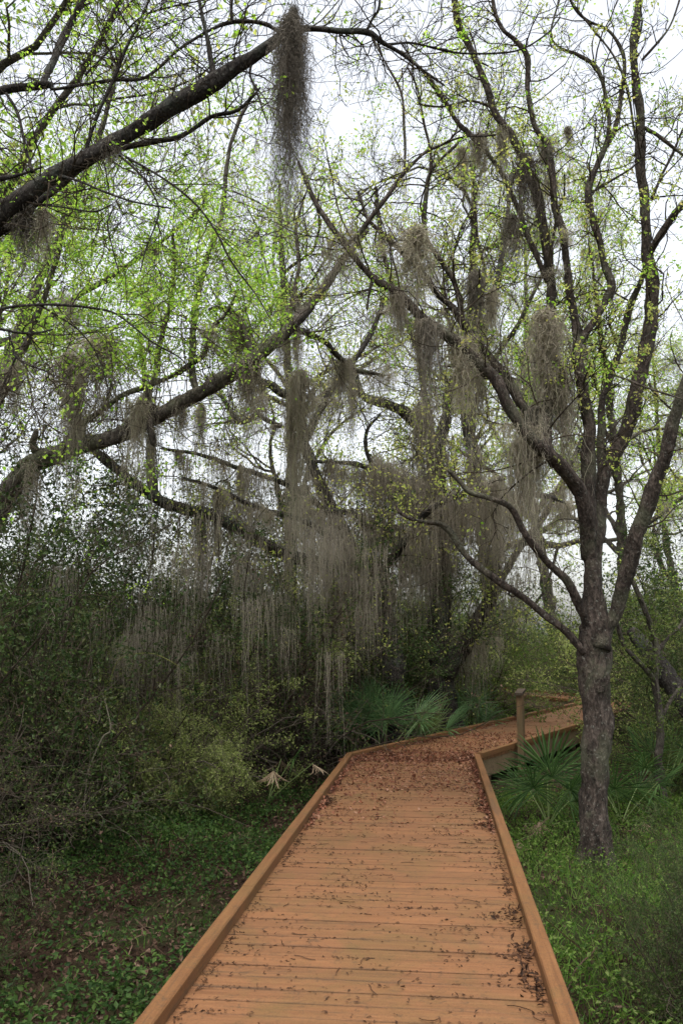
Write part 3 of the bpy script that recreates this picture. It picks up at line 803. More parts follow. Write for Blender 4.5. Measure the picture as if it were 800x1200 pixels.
# --- near limbs over the top left corner, trunk off to the left
D_l = [
 lim((-330,930,5.6,90),(-300,700,5.6,80),(-220,480,5.6,60),(-110,345,5.6,46),(-40,288,5.6,34),(0,252,5.6,29),(60,208,5.6,27),(110,180,5.6,26),(160,152,5.6,25),(205,124,5.6,27),(245,99,5.6,27),(285,73,5.6,20),(320,50,5.6,17),(342,36,5.6,13),(368,34,5.6,10),(400,37,5.6,10),(430,38,5.6,10),(448,50,5.6,8),(470,62,5.6,6),(490,78,5.6,4),(520,100,5.6,3), n='trunk', t0=0.33, h=0.35),
 lim((-60,300,5.6,16),(0,272,5.7,12),(35,245,5.8,12),(70,217,5.9,11),(105,192,5.9,10),(140,174,5.9,9),(180,166,5.9,9),(205,161,5.9,9),(228,150,5.9,8),(250,137,5.9,7),(275,131,5.9,6),(292,118,5.9,5),(305,103,5.9,3), h=0.6),
 lim((-80,120,6.6,18),(0,106,6.6,15),(30,103,6.6,13),(58,98,6.6,12),(64,104,6.6,6),(100,99,6.6,5),(130,94,6.6,5),(165,93,6.6,5),(185,80,6.6,5),(205,62,6.6,4),(225,48,6.6,5),(248,34,6.6,5),(268,27,6.6,7),(290,25,6.6,7),(310,28,6.6,7),(325,37,6.6,5),(340,45,6.6,3), h=0.2),
 lim((50,98,6.6,11),(62,70,6.8,12),(80,35,7,12),(95,5,7,10),(105,-40,7,9), h=0.2),
 lim((252,97,5.6,13),(247,70,5.6,9),(243,45,5.6,8),(238,20,5.6,7),(232,-10,5.6,6),(225,-60,5.6,5), h=0.1),
 lim((272,26,6.6,7),(271,10,6.6,6),(271,-20,6.6,5), h=0),
 lim((428,40,5.6,7),(436,22,5.6,5),(444,10,5.6,5),(446,-15,5.6,4), h=0),
 lim((38,202,5.6,7),(32,180,5.6,6),(27,158,5.6,5),(20,130,5.6,5),(8,110,5.6,4), h=0),
 lim((98,186,5.6,6),(106,160,5.6,5),(118,128,5.6,6),(134,92,5.6,6),(148,55,5.6,5),(162,28,5.6,5),(175,0,5.6,4), h=0),
 lim((100,88,6.6,4),(135,52,6.5,3),(165,20,6.4,3),(200,8,6.4,3),(240,0,6.3,2), h=0),
 lim((68,205,5.6,5),(95,213,5.4,4),(125,226,5.3,4),(155,236,5.2,3.5),(200,244,5.1,2.5), h=0.1),
 lim((140,182,5.6,4),(165,205,5.4,3.5),(184,236,5.3,3),(185,255,5.3,3),(172,290,5.3,2.5),(165,318,5.3,2), h=0),
 lim((148,184,5.6,4),(190,208,5.4,3.5),(228,238,5.3,3.5),(252,270,5.3,3),(270,305,5.3,3),(300,345,5.3,2.5),(316,372,5.3,2), h=0),
 lim((40,240,5.6,4),(70,242,5.5,3),(110,248,5.4,3),(133,240,5.4,3),(126,262,5.4,3),(132,290,5.4,2.5),(140,320,5.4,2), h=0),
 lim((-60,375,5.2,6),(0,363,5.2,5),(35,358,5.2,4.5),(70,357,5.2,4),(110,361,5.2,4),(135,367,5.2,4),(158,384,5.2,3),(180,402,5.2,3),(212,420,5.2,2.5),(225,438,5.2,2), h=0),
 lim((-60,380,5.0,7),(0,386,5.0,5),(20,390,5.0,5),(45,390,5.0,4),(62,386,5.0,3), h=0),
 lim((10,388,5.0,4),(16,408,5.0,4),(19,418,5.0,3.5),(34,428,5.0,3),(56,436,5.0,2), h=0),
 lim((19,418,5.0,3.5),(10,438,5.0,3),(0,458,5.0,3),(-20,480,5.0,2), h=0),
 lim((48,358,5.2,3),(90,385,5.4,2.5),(112,412,5.5,2),(122,437,5.5,2),(128,460,5.5,1.6), h=0),
 lim((455,52,5.6,5),(480,50,5.7,4),(510,56,5.8,4),(540,62,5.8,3.5),(575,63,5.9,3),(610,58,5.9,3),(640,40,5.9,2.5),(656,20,5.9,2.5), h=0),
 lim((300,60,5.6,4),(293,85,5.6,4),(300,105,5.6,3.5),(308,130,5.6,3),(314,145,5.6,2), h=0),
 lim((0,210,5.6,10),(-10,212,5.6,10),(20,206,5.6,5),(50,196,5.6,3),bare=True,h=0),
]
tD = build_tree("leaning_oak", "dark mossy oak limbs reaching in over the boardwalk from the top left corner", (at(-330,930,5.6)[0], 5.6, GZ), D_l, M['barkD'], 12,
    dict(n=(450, 1500, 2600), len=0.85, up=0.03, wander=0.28, rmax=0.011, rmin=0.0021, h=0.1), [('leaf_spring', 2600, 0.032, 12, 0.035)], M['twig'], slim=0.77)

# --- grey leaning oak, mid left
E_l = [
 lim((-150,960,9.2,60),(-120,850,9.3,52),(-80,740,9.4,40),(-30,650,9.4,30),(8,582,9.5,24),(28,552,9.5,22),(50,538,9.5,22),(75,528,9.5,20),(105,520,9.5,19),(130,515,9.5,18),(165,497,9.5,19),(200,479,9.5,18),(232,463,9.5,17),(262,443,9.5,17),(292,424,9.5,17),(318,403,9.5,16),(340,385,9.6,15),(362,358,9.8,13),(385,330,10,10),(405,300,10.2,8),(430,270,10.4,6), n='trunk', t0=0.3, h=2.0),
 lim((45,535,9.5,12),(38,520,9.4,9),(42,505,9.4,6), bare=True, h=0),
 lim((70,530,9.5,12),(85,508,9.6,6),(97,498,9.7,6),(120,481,9.8,6),(142,465,9.8,6),(163,455,9.8,6),(180,450,9.8,5),(200,441,9.8,6),(220,430,9.8,7),(238,418,9.8,7),(243,400,9.8,6),(250,382,9.8,5),(262,370,9.8,4),(280,340,9.8,3), h=1.0),
 lim((166,495,9.5,10),(168,478,9.6,8),(176,455,9.7,7),(185,425,9.8,7),(190,395,9.9,7),(200,350,10,6),(205,310,10,5),(202,270,10,4), h=1.0),
 lim((180,475,9.5,8),(176,500,9.4,8),(180,520,9.4,7),h=1.0),
 lim((300,420,9.6,9),(290,400,10,8),(282,372,10.3,7),(262,360,10.5,6),(246,362,10.6,4), h=1.0),
 lim((350,375,9.7,7),(346,345,9.9,6),(350,310,10,5),(347,270,10.2,4),(355,235,10.4,3), h=0.5),
 # rising limbs that carry the spring leaves
 lim((-40,640,9.4,20),(-20,520,9.8,16),(10,420,10.4,14),(50,320,10.8,11),(90,230,11,9),(120,150,11,7),(140,60,11,5), h=0.6),
 lim((10,430,10.4,8),(60,370,10.8,7),(120,330,11,6),(180,290,11.2,5),(240,240,11.4,4), h=0.4),
 lim((-60,600,9.0,14),(0,470,8.9,10),(40,380,8.8,8),(70,290,8.8,6),(80,220,8.8,4), h=0.4),
 lim((230,465,9.5,9),(225,410,10.2,8),(235,330,10.8,7),(260,250,11.2,6),(270,170,11.4,5),(300,100,11.5,4), h=0.5),
 lim((345,385,9.6,8),(380,400,10.2,7),(410,430,10.8,6),(450,440,11.2,5), h=1.2),
]
def zoneE(u, v, rng):
    keep = np.where(v < 180, 0.45, 0.95) * np.where(v > 430, 0.12, 1) * np.where((u > 330), 0.25, 1)
    return rng.random(len(u)) < keep
tE = build_tree("leafy_oak", "grey leaning oak limb hung with moss under bright green leaves mid left", (at(-150,960,9.2)[0], 9.2, GZ), E_l, M['barkE'], 13,
    dict(n=(360, 1300, 3200), len=1.35, up=0.06, wander=0.26, rmax=0.012, h=0.5, zone=zoneE), [('leaf_spring', 50000, 0.048, 26, 0.105), ('leaf_pale', 6000, 0.04, 8, 0.06)], M['twig_grey'])

# --- the two dark oaks behind the bend
B_l = [
 lim((520,885,16.5,40),(518,820,16.5,34),(516,760,16.5,26),(515,700,16.5,26),(514,640,16.5,25),(512,600,16.5,24),(510,545,16.5,22),(503,512,16.5,18),(484,492,16.5,14),(462,477,16.5,12),(442,470,16.5,11),(424,463,16.5,10),(418,450,16.5,9),(414,437,16.5,8),(402,428,16.5,7),(388,422,16.5,5), n='trunk', ground=True, t0=0.45, h=2),
 lim((522,790,16.4,24),(536,768,16.3,20),(549,750,16.3,18),(562,725,16.2,17),(575,698,16.1,15),(582,660,16,13),(578,620,15.9,11),(560,560,15.8,9),(545,500,15.8,8),(540,440,15.8,6), h=2),
 lim((510,545,16.5,16),(520,500,16.6,13),(530,450,16.8,11),(560,400,17,10),(580,340,17.2,8),(590,280,17.3,6),(600,200,17.4,5), h=1),
 lim((505,515,16.5,12),(498,470,16.5,9),(492,420,16.4,8),(470,360,16.4,7),(450,300,16.4,6),(440,220,16.3,5), h=1),
 lim((510,560,16.5,8),(480,572,16,6),(460,566,15.8,5),(445,553,15.6,5),(434,540,15.6,5),(428,518,15.6,5),(432,500,15.6,4),(445,485,15.6,3), h=0.4),
 lim((514,650,16.5,10),(480,628,15.6,9),(440,612,15,8),(400,600,14.4,7),(360,598,14,5), h=7, w=0.4),
 lim((512,610,16.5,10),(550,590,15.6,9),(590,585,15,8),(630,580,14.6,6),(665,590,14.2,4), h=6, w=0.4),
 lim((512,580,16.5,9),(470,560,15.4,8),(420,545,14.8,6),(370,540,14.4,4), h=6, w=0.4),
 lim((575,700,16.1,8),(610,640,16,8),(640,600,15.9,7),(660,560,15.8,6),(690,500,15.6,5), h=1),
]
tB = build_tree("moss_oak", "dark oak trunk behind the bend with a limb curving up to the right", tuple(at(520,885,16.5)[:2]) + (GZ,), B_l, M['barkD'], 14,
    dict(n=(340, 1100, 2000), len=1.7, up=0.02, wander=0.3, rmax=0.02, rmin=0.0032, h=1.0), [('leaf_pale', 10000, 0.06, 8, 0.13)], M['twig_grey'])
F_l = [
 lim((462,890,15,52),(458,830,15,44),(455,780,15,36),(451,740,15,26),(449,715,15,22),(440,680,14.8,18),(418,650,14.6,16),(395,610,14.5,15),(372,560,14.5,14),(356,520,14.5,13),(352,490,14.5,12),(347,468,14.5,11),(330,461,14.5,11),(318,451,14.5,10),(303,446,14.5,9),(296,432,14.5,7),(285,405,14.5,6),(270,360,14.5,5), n='trunk', ground=True, t0=0.4, h=2),
 lim((446,725,15,20),(425,690,14.5,16),(395,668,14,14),(362,657,13.4,14),(325,646,13,14),(300,632,12.8,15),(275,617,12.6,15),(245,602,12.4,14),(215,597,12.2,12),(190,588,12.1,14),(168,573,12,12),(145,556,12,12),(118,535,12,10),(95,505,12,8),(70,460,12,6), h=2),
 lim((190,588,12.1,13),(180,576,12.1,12),(178,560,12.1,10),(175,542,12.1,10),(178,510,12.2,8),(172,470,12.4,6),(165,400,12.6,5), h=1),
 lim((330,500,14,5),(312,492,14,6),(300,486,14,6),(290,493,14,6),(278,494,14,7),(270,480,14,6),(262,467,14,5),(254,460,14,4),(240,440,14,3), h=0.6),
 lim((455,790,15,22),(430,760,14.8,16),(412,745,14.6,12),(390,740,14.4,9),(370,720,14.2,7), h=1),
 lim((356,520,14.5,10),(375,480,14.8,8),(400,440,15,7),(430,400,15.3,6),(450,350,15.5,5), h=1),
 lim((430,665,14.7,10),(400,640,13.8,8),(360,612,13.2,7),(310,598,12.9,6),(260,575,12.6,5),(215,560,12.4,3), h=6, w=0.4),
 lim((395,610,14.5,9),(350,575,13.8,7),(300,555,13.4,6),(240,535,13,5),(190,525,12.8,3), h=5, w=0.4),
 lim((440,680,14.8,10),(470,640,14.5,9),(500,600,14.2,8),(540,580,14,7),(590,560,13.8,5), h=2),
 lim((449,715,15,22),(452,690,15,18),(450,668,15,8), bare=True, h=0),
]
tF = build_tree("dark_oak", "black oak trunk left of the bend with a long limb reaching left through the moss", tuple(at(462,890,15)[:2]) + (GZ,), F_l, M['barkD'], 15,
    dict(n=(340, 1100, 2000), len=1.5, up=0.02, wander=0.3, rmax=0.02, rmin=0.003, h=1.0), [('leaf_pale', 8000, 0.055, 8, 0.12)], M['twig_grey'])

# --- slim pale tree and fallen log at the right edge
Gt = [
 lim((775,945,10.5,10),(770,890,10.5,9),(773,840,10.5,9),(768,800,10.5,8),(768,765,10.5,7),(763,740,10.5,6),(752,705,10.4,6),(742,683,10.4,5),(737,675,10.4,3), n='trunk', ground=True, h=0, w=0.5),
 lim((768,800,10.5,6),(752,780,10.4,6),(735,762,10.3,5),(727,745,10.3,5),(722,730,10.2,4), h=0, w=0.3),
 lim((768,765,10.5,5),(785,745,10.6,4),(800,728,10.7,4),(815,690,10.8,3), h=0, w=0.5),
 lim((770,850,10.5,5),(785,820,10.6,4),(800,800,10.7,3), h=0, w=0.5),
]
build_tree("slim_tree", "slim pale crooked sapling at the right edge beyond the forked trunk", tuple(at(775,945,10.5)[:2]) + (GZ,), Gt, M['barkE'], 16,
    dict(n=(60, 200, 400), len=0.6, up=0.05, rmax=0.008), [('leaf_olive', 1500, 0.045, 6, 0.06)], M['twig_grey'])
lg = [at(738, 738, 11.5), at(752, 755, 11.4), at(768, 775, 11.3), at(785, 800, 11.2), at(802, 825, 11.1), at(840, 870, 11.0), at(900, 930, 10.9)]
P4 = np.array([(*p, r) for p, r in zip(lg, (0.06, 0.10, 0.12, 0.13, 0.14, 0.16, 0.18))])
V, F, _, _ = limb_mesh(P4, 14)
c0 = P4[-1, :3].copy(); a = Acc(); a.add(V - c0, F)
tag(link("leaning_log", a.mesh("leaning_log", True), M['barkD'], loc=c0), "black dead log leaning up at the right edge of the woods", "log")

# ------------------------------------------------------------------ background trees (built once per kind, then copied)
def bg_tree(name, seed, H, spread, leafmats, barkm, n=(6, 34, 200, 800, 1900), lean=0.1):
    rng = np.random.default_rng(seed)
    root = empty(name, (0, 0, 0), "", "tree")
    th = H * 0.28
    P4 = np.array([(0, 0, -0.3, H * 0.020), (0.02, 0, 0.2, H * 0.014), (lean * th * 0.5, 0.1, th * 0.5, H * 0.0115), (lean * th, 0.05, th, H * 0.011), (lean * th * 1.6, -0.1, th * 1.7, H * 0.008), (lean * H * 0.5, 0.2, H * 0.75, H * 0.006), (lean * H * 0.55, 0.4, H * 0.97, H * 0.002)])
    V, F, path, rad = limb_mesh(P4, 12, rng=rng, gnarl=1.6)
    link("trunk", Acc().add(V, F).mesh("trunk", True), barkm, root)
    k = n[0]
    zi = rng.uniform(0.26, 0.62, k); idx = (zi * (len(path) - 1)).astype(int)
    th_ = np.arange(k) * 2 * np.pi / k + rng.normal(0, 0.4, k)
    el = rng.uniform(0.25, 1.0, k)
    d = np.stack([np.cos(th_) * np.cos(el), np.sin(th_) * np.cos(el), np.sin(el)], 1)
    Ls = spread * rng.uniform(0.75, 1.2, k)
    p0 = grow(path[idx], d, Ls, 12, 0.20, 0.02, rng); r0 = (rad[idx] * 0.6)[:, None] * np.linspace(1, 0.25, 12)[None]
    # include the upper trunk
    ii = np.linspace(int(len(path) * 0.35), len(path) - 1, 12).astype(int)
    p0 = np.concatenate([p0, path[ii][None]]); r0 = np.concatenate([r0, rad[ii][None]]); Ls = np.append(Ls, H * 0.6)
    p1, r1, l1 = spawn(p0, r0, Ls, n[1], 9, 0.55, (30, 70), 0.22, 0.03, rng, 0.25)
    p2, r2, l2 = spawn(p1, r1, l1, n[2], 7, 0.55, (30, 70), 0.25, 0.03, rng, 0.2)
    p3, r3, l3 = spawn(p2, r2, l2, n[3], 6, 0.6, (25, 70), 0.28, 0.02, rng, 0.2)
    p4, r4, l4 = spawn(p3, r3, l3, n[4], 5, 0.65, (25, 70), 0.3, 0.0, rng, 0.2)
    a = Acc(); a.add(*tubes(p0[:-1], r0[:-1], 8)); a.add(*tubes(p1, r1, 6))
    link("limbs", a.mesh("limbs", True), barkm, root)['kind'] = 'stuff'
    a = Acc(); a.add(*tubes(p2, r2, 4)); a.add(*tubes(p3, np.maximum(r3, 0.006), 3)); a.add(*tubes(p4, np.maximum(r4, 0.0045), 3))
    link("twigs", a.mesh("twigs"), M['twig_grey'], root)['kind'] = 'stuff'
    both = np.concatenate([p4[:, 1:].reshape(-1, 3), p3[:, 3:].reshape(-1, 3)])
    for (mt, nl, size, clump, sp) in leafmats:
        c = both[rng.integers(0, len(both), nl // clump)]
        pts = np.repeat(c, clump, 0) + rng.normal(0, sp, (len(c) * clump, 3))
        link("crown", Acc().add(*leaves(pts, size, rng, 0.3, 0.6, 0.35)).mesh("crown"), M[mt], root)['kind'] = 'stuff'
    hp = np.concatenate([p2[:, 3], p1[:, 5], p0[:-1, 7]])
    return root, hp

# ------------------------------------------------------------------ spanish moss
def strands(n, L, rx, ry, S, w, curl, rng, conv=0.45, fuzz=1.5, fuzzlen=0.07, power=0.6, line=False):
    s = np.linspace(0, 1, S)[None, :]
    Li = L * (0.25 + 0.75 * rng.random(n) ** (1 / power))
    if line: off = np.stack([rng.uniform(-rx, rx, n), rng.normal(0, ry, n)], 1)
    else: off = np.stack([rng.normal(0, rx * 0.5, n), rng.normal(0, ry * 0.5, n)], 1)
    top = np.abs(rng.normal(0, 0.03 * L, n))
    walk = rng.normal(0, 1, (n, S, 2)); walk[:, 0] = 0
    walk = np.cumsum(walk, 1) * curl
    q = np.empty((n, S, 3))
    f = 1 - conv * np.sin(np.clip(s * 1.2, 0, 1) * np.pi / 2) * (1 if not line else 0.1)
    f = f * (0.35 + 0.65 * np.clip(s / 0.16, 0, 1) ** 0.7) if not line else f
    drift = rng.normal(0, 0.03 * L, (n, 1, 2)) * s[..., None]
    q[:, :, :2] = off[:, None] * f[..., None] + walk + drift
    q[:, :, 2] = top[:, None] * (1 - s) - Li[:, None] * s + rng.normal(0, 0.15, (n, S)) * L / S
    wd = w * (rng.uniform(0.6, 1.3, (n, 1))) * (1 - 0.75 * s) + 0.0008
    a = Acc(); a.add(*ribbons(q, wd, rng))
    m = int(n * fuzz)
    if m:
        i = rng.integers(0, n, m); k = rng.integers(0, S - 1, m)
        st = q[i, k]
        d = rng.normal(size=(m, 3)); d[:, 2] = d[:, 2] * 0.6 - 0.35
        fp = grow(st, d, fuzzlen * rng.uniform(0.4, 1.4, m), 5, 0.8, -0.2, rng)
        a.add(*ribbons(fp, np.full((m, 5), w * 0.55) * np.linspace(1, 0.4, 5)[None], rng))
    return a
rm = np.random.default_rng(99)
# hank templates, one metre long, hung from their origin
T_fine = strands(300, 1.0, 0.10, 0.08, 40, 0.0032, 0.012, rm, 0.5, 20.0, 0.040, 1.4).mesh("moss_fine")     # close, curly
T_fine2 = strands(300, 1.0, 0.10, 0.08, 40, 0.0032, 0.013, rm, 0.4, 18.0, 0.034, 2.6).mesh("moss_tail")
T = []
for k in range(5):
    T.append(strands(170, 1.0, 0.10, 0.08, 20, 0.006, 0.013, rm, 0.3, 6.0, 0.055, 0.7).mesh("moss_hank"))
TL = []
for k in range(5):                                  # wider veils
    TL.append(strands(120, 1.0, 0.24, 0.05, 18, 0.006, 0.013, rm, 0.1, 6.0, 0.055, 0.5, line=True).mesh("moss_veil"))
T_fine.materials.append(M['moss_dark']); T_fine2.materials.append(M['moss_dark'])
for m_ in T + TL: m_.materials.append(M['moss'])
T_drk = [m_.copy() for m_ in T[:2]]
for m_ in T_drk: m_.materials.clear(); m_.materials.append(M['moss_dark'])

def hank(u, v, Y, lpx, wpx, me, label, name="moss_hank", group=None, p=None):
    q = at(u, v, Y) if p is None else p
    o = bpy.data.objects.new(name, me); COL.objects.link(o)
    L = lpx * Y / FPX; W = wpx * Y / FPX / 0.20
    o.location = q; o.scale = (W, W, L); o.rotation_euler = (rm.normal(0, 0.03), rm.normal(0, 0.03), rm.uniform(0, 6.28))
    tag(o, label, "moss", group); return o
GM = "hanks of Spanish moss hanging from the trees"
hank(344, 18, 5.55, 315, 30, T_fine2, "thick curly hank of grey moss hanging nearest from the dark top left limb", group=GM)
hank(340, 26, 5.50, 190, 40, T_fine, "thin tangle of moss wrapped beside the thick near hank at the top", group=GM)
hand = [
 (488,272,7.9,125,46,T[0],"round shaggy clump of moss above the limb arching over the deck"),
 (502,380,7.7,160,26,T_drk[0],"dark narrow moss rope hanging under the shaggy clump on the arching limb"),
 (466,345,7.8,95,22,T[2],"small pale moss tuft hanging left of the dark rope on the arching limb"),
 (540,400,7.8,110,34,T[3],"moss tuft hanging from the middle of the arching limb"),
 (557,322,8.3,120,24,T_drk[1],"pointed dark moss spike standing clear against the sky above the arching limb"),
 (586,150,8.6,130,17,T[1],"long thin moss tail below the upper dark limb of the forked tree"),
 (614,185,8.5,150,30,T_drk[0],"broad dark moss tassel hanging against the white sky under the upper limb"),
 (560,160,8.6,80,26,T[4],"ragged moss tuft under the thin upper limb near the top"),
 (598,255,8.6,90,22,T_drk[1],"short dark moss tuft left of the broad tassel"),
 (540,175,8.6,75,18,T[2],"faint thin moss wisp left of the long thin tail"),
 (640,165,8.6,90,22,T[2],"moss clothing the leaning stem right of the broad tassel"),
 (665,150,8.8,40,12,T[0],"tiny separate moss wisp in the open sky between two stems"),
 (638,370,8.3,170,48,T[3],"heavy moss sleeve round the upright stems in the middle of the forked tree"),
 (655,430,8.3,190,40,T[1],"long moss fall below the heavy sleeve of the forked tree"),
 (610,520,8.0,150,34,T[4],"moss fall in front of the lower forks of the forked tree"),
 (352,440,10.4,170,34,T[0],"long moss rope hanging just right of the leaning limb's end"),
 (343,470,10.6,220,20,T[3],"thin moss rope falling beside the long rope mid left"),
 (88,455,9.3,180,24,T[2],"long pale moss strand falling across the leaning grey limb at left"),
 (165,470,9.4,130,22,T[1],"dark moss rope under the leaning limb where the upright branch leaves it"),
 (234,600,12.4,150,22,T[4],"single long thin moss strand hanging low in front of the dark thicket"),
 (30,245,5.7,110,34,T_drk[1],"moss tuft under the near dark limb at the left edge"),
 (50,250,5.7,80,30,T[1],"lower moss tuft under the near dark limb at the left edge"),
 (132,165,5.6,50,24,T_drk[0],"small moss tuft caught on the near dark limb"),
 (495,480,15.8,200,30,T[2],"tall column of moss down the bent oak behind the bend"),
 (118,400,10,120,60,T[3],"brown tangle of moss among the bright leaves at left"),
 (85,420,10,130,50,T[0],"wide brown moss clump left of the tangle among the leaves"),
]
for (u, v, Y, l, w, me, lb) in hand: hank(u, v, Y, l, w, me, lb, group=GM)

H = np.array(HANG)
hu, hv = proj(H[:, :3])
vis = (hu > -60) & (hu < 860) & (hv > 120) & (hv < 760)
# how thickly moss hangs in each quarter of the wood
def mossw(u, v, h):
    w = h.copy()
    w *= np.where((u > 230) & (u < 620), 1.5, 0.8) * np.where(v < 260, 0.2, 1) * np.where(v > 400, 1.1, 1.0) * np.where(v > 530, 2.6, 1) * np.where(u > 700, 0.12, 1)
    w *= np.where((H[:, 1] < 9.05) & (v > 520), 0.03, 1.0)
    w *= np.where((H[:, 1] > 9.05) & (H[:, 1] < 14.9) & (v > 500), 0.45, 1.0) * np.where((H[:, 1] > 14.0) & (v > 520) & (u > 400), 1.9, 1.0)
    return w
w = mossw(hu, hv, H[:, 3]) * vis * (H[:, 1] > 7.2)
w = w / w.sum()
pick = rm.choice(len(H), 900, replace=False, p=w)
who = [("forked tree", 0, 9.05), ("grey oak", 9.05, 11.7), ("black oak limb", 11.7, 14.4), ("rear oaks", 14.4, 40)]
cols = [(0, 90, "at the left edge"), (90, 190, "over the left thicket"), (190, 290, "above the rounded olive bush"), (290, 390, "left of the boardwalk corner"),
        (390, 480, "above the leftmost palmettos"), (480, 560, "before the bent oak trunk"), (560, 640, "above the post"), (640, 800, "close round the forked trunk")]
rows = [(0, 300, "high"), (300, 400, "upper"), (400, 480, "middle"), (480, 560, "lower"), (560, 760, "lowest")]
seen = set(); rest = []
for i in pick:
    y = H[i, 1]; u, v = hu[i], hv[i]
    nm = next(n for n, a_, b_ in who if a_ <= y < b_)
    cl = [c[2] for c in cols if c[0] <= u < c[1]]; rw = [r_[2] for r_ in rows if r_[0] <= v < r_[1]]
    L = rm.uniform(0.25, 0.8) if rm.random() < 0.7 else rm.uniform(0.9, 1.6)
    if v < 330: L *= 0.6
    long_ = L > 0.7; ved = rm.random() < 0.5
    Wd = rm.uniform(0.6, 1.2) * (0.8 + 0.05 * (y - 8))
    key = (nm, cl[0], rw[0], long_, ved) if cl and rw else None
    if key is None or key in seen or len(seen) > 110: rest.append(i); continue
    seen.add(key)
    me = (TL if ved else T)[rm.integers(0, 5)]
    o = bpy.data.objects.new("moss_hank", me); COL.objects.link(o)
    o.location = H[i, :3]; o.scale = (Wd, Wd, L); o.rotation_euler = (0, 0, rm.uniform(0, 6.28))
    tag(o, "%s moss %s %s, %s level, on the %s" % ("long" if long_ else "short", "veil" if ved else "tuft", cl[0], {"high": "highest"}.get(rw[0], rw[0]), nm), "moss", GM)
# the curtain nobody could count
pick = rm.choice(len(H), 470, replace=True, p=w)
acc = Acc()
base_c = [strands(33, 1.0, 0.26, 0.05, 9, 0.008, 0.015, rm, 0.1, 1.6, 0.09, 0.5, line=True) for k in range(6)]
for i in pick:
    A = base_c[rm.integers(0, 6)]; Vb = np.concatenate(A.V)
    L = (rm.uniform(0.2, 0.8) if rm.random() < 0.7 else rm.uniform(0.8, 1.9)) * (1.0 if hv[i] > 350 else 0.5) * (1.0 if hv[i] < 520 else 1.0); Wd = rm.uniform(0.6, 1.5)
    if hv[i] > 520: L = rm.uniform(0.7, 2.1)
    th_ = rm.uniform(0, 6.28); c_, s_ = math.cos(th_), math.sin(th_)
    Vt = np.stack([(Vb[:, 0] * c_ - Vb[:, 1] * s_) * Wd, (Vb[:, 0] * s_ + Vb[:, 1] * c_) * Wd, Vb[:, 2] * L], 1) + H[i, :3] + rm.normal(0, 0.12, 3)
    acc.add(Vt, [np.concatenate(f) for f in A.F.values()])
for i in range(90):                                  # wisps caught in the thicket itself
    q = at(rm.uniform(20, 440), rm.uniform(590, 780), rm.uniform(9.2, 13.5)); A = base_c[rm.integers(0, 6)]; Vb = np.concatenate(A.V)
    acc.add(Vb * np.array([0.6, 0.6, rm.uniform(0.6, 1.4)]) + q, [np.concatenate(f) for f in A.F.values()])
tag(link("moss_curtain", acc.mesh("moss_curtain"), M['moss']), "brown grey curtain of Spanish moss filling the branches behind the bend", "moss", kind="stuff")

# background trees with their own veils
bgA, hpA = bg_tree("background_oak", 31, 19, 7.0, [('leaf_pale', 7000, 0.10, 12, 0.2), ('leaf_spring', 6000, 0.10, 12, 0.2)], M['barkE'])
bgB, hpB = bg_tree("background_tree", 32, 17, 6.0, [('leaf_pale', 5000, 0.10, 12, 0.2), ('leaf_spring', 9000, 0.10, 12, 0.2)], M['barkE'], lean=-0.15)
def veil_for(hp, seed, n):
    rng = np.random.default_rng(seed); acc = Acc()
    sel = hp[rng.integers(0, len(hp), n)]
    for c in sel:
        A = base_c[rng.integers(0, 6)]; Vb = np.concatenate(A.V)
        L = rng.uniform(0.5, 2.2); Wd = rng.uniform(1.0, 2.4)
        acc.add(Vb * np.array([Wd, Wd, L]) + c, [np.concatenate(f) for f in A.F.values()])
    me = acc.mesh("moss_veil"); me.materials.append(M['moss']); return me
vA, vB = veil_for(hpA, 5, 65), veil_for(hpB, 6, 50)
bgs = [  # u at base, depth, kind, turn, size, label
 (-90, 24, 'A', 0.3, 0.95, "pale leaved oak far off behind the left edge"),
 (350, 31, 'A', 2.1, 1.1, "mossy oak far back left of the boardwalk bend"),
 (575, 27, 'A', 4.0, 1.0, "mossy oak beyond the far end of the boardwalk"),
 (650, 33, 'B', 5.2, 1.15, "far tree above the boardwalk's last turn"),
 (740, 24, 'B', 0.9, 0.8, "olive leaved tree behind the forked trunk"),
 (870, 25, 'A', 1.9, 0.6, "pale oak beyond the right edge of the woods"),
 (-150, 15, 'B', 2.7, 1.1, "dense tree standing off the left edge"),
 (1020, 16, 'B', 4.4, 0.6, "tree standing off the right edge"),
 (800, 42, 'A', 3.0, 0.9, "farthest tall tree at right"),
]
first = {'A': bgA, 'B': bgB}; used = {}
for (u, Y, k, rz, s, lb) in bgs:
    x = (u - 400) / FPX * Y; z = float(ground_z(x, Y))
    if k not in used:
        r = first[k]; r.location = (x, Y, z); r.rotation_euler = (0, 0, rz); r.scale = (s, s, s); used[k] = 1
    else:
        r = copy_tree(first[k], (x, Y, z), rz, s)
    r['label'] = lb; r['group'] = "trees in the background"
    o = bpy.data.objects.new("moss_veil", vA if k == 'A' else vB); COL.objects.link(o)
    o.location = (x, Y, z); o.rotation_euler = (0, 0, rz); o.scale = (s, s, s)
    tag(o, "grey moss hanging all through the " + lb.replace("the ", "", 1) if False else "moss veil hanging through the " + lb, "moss", kind="stuff")

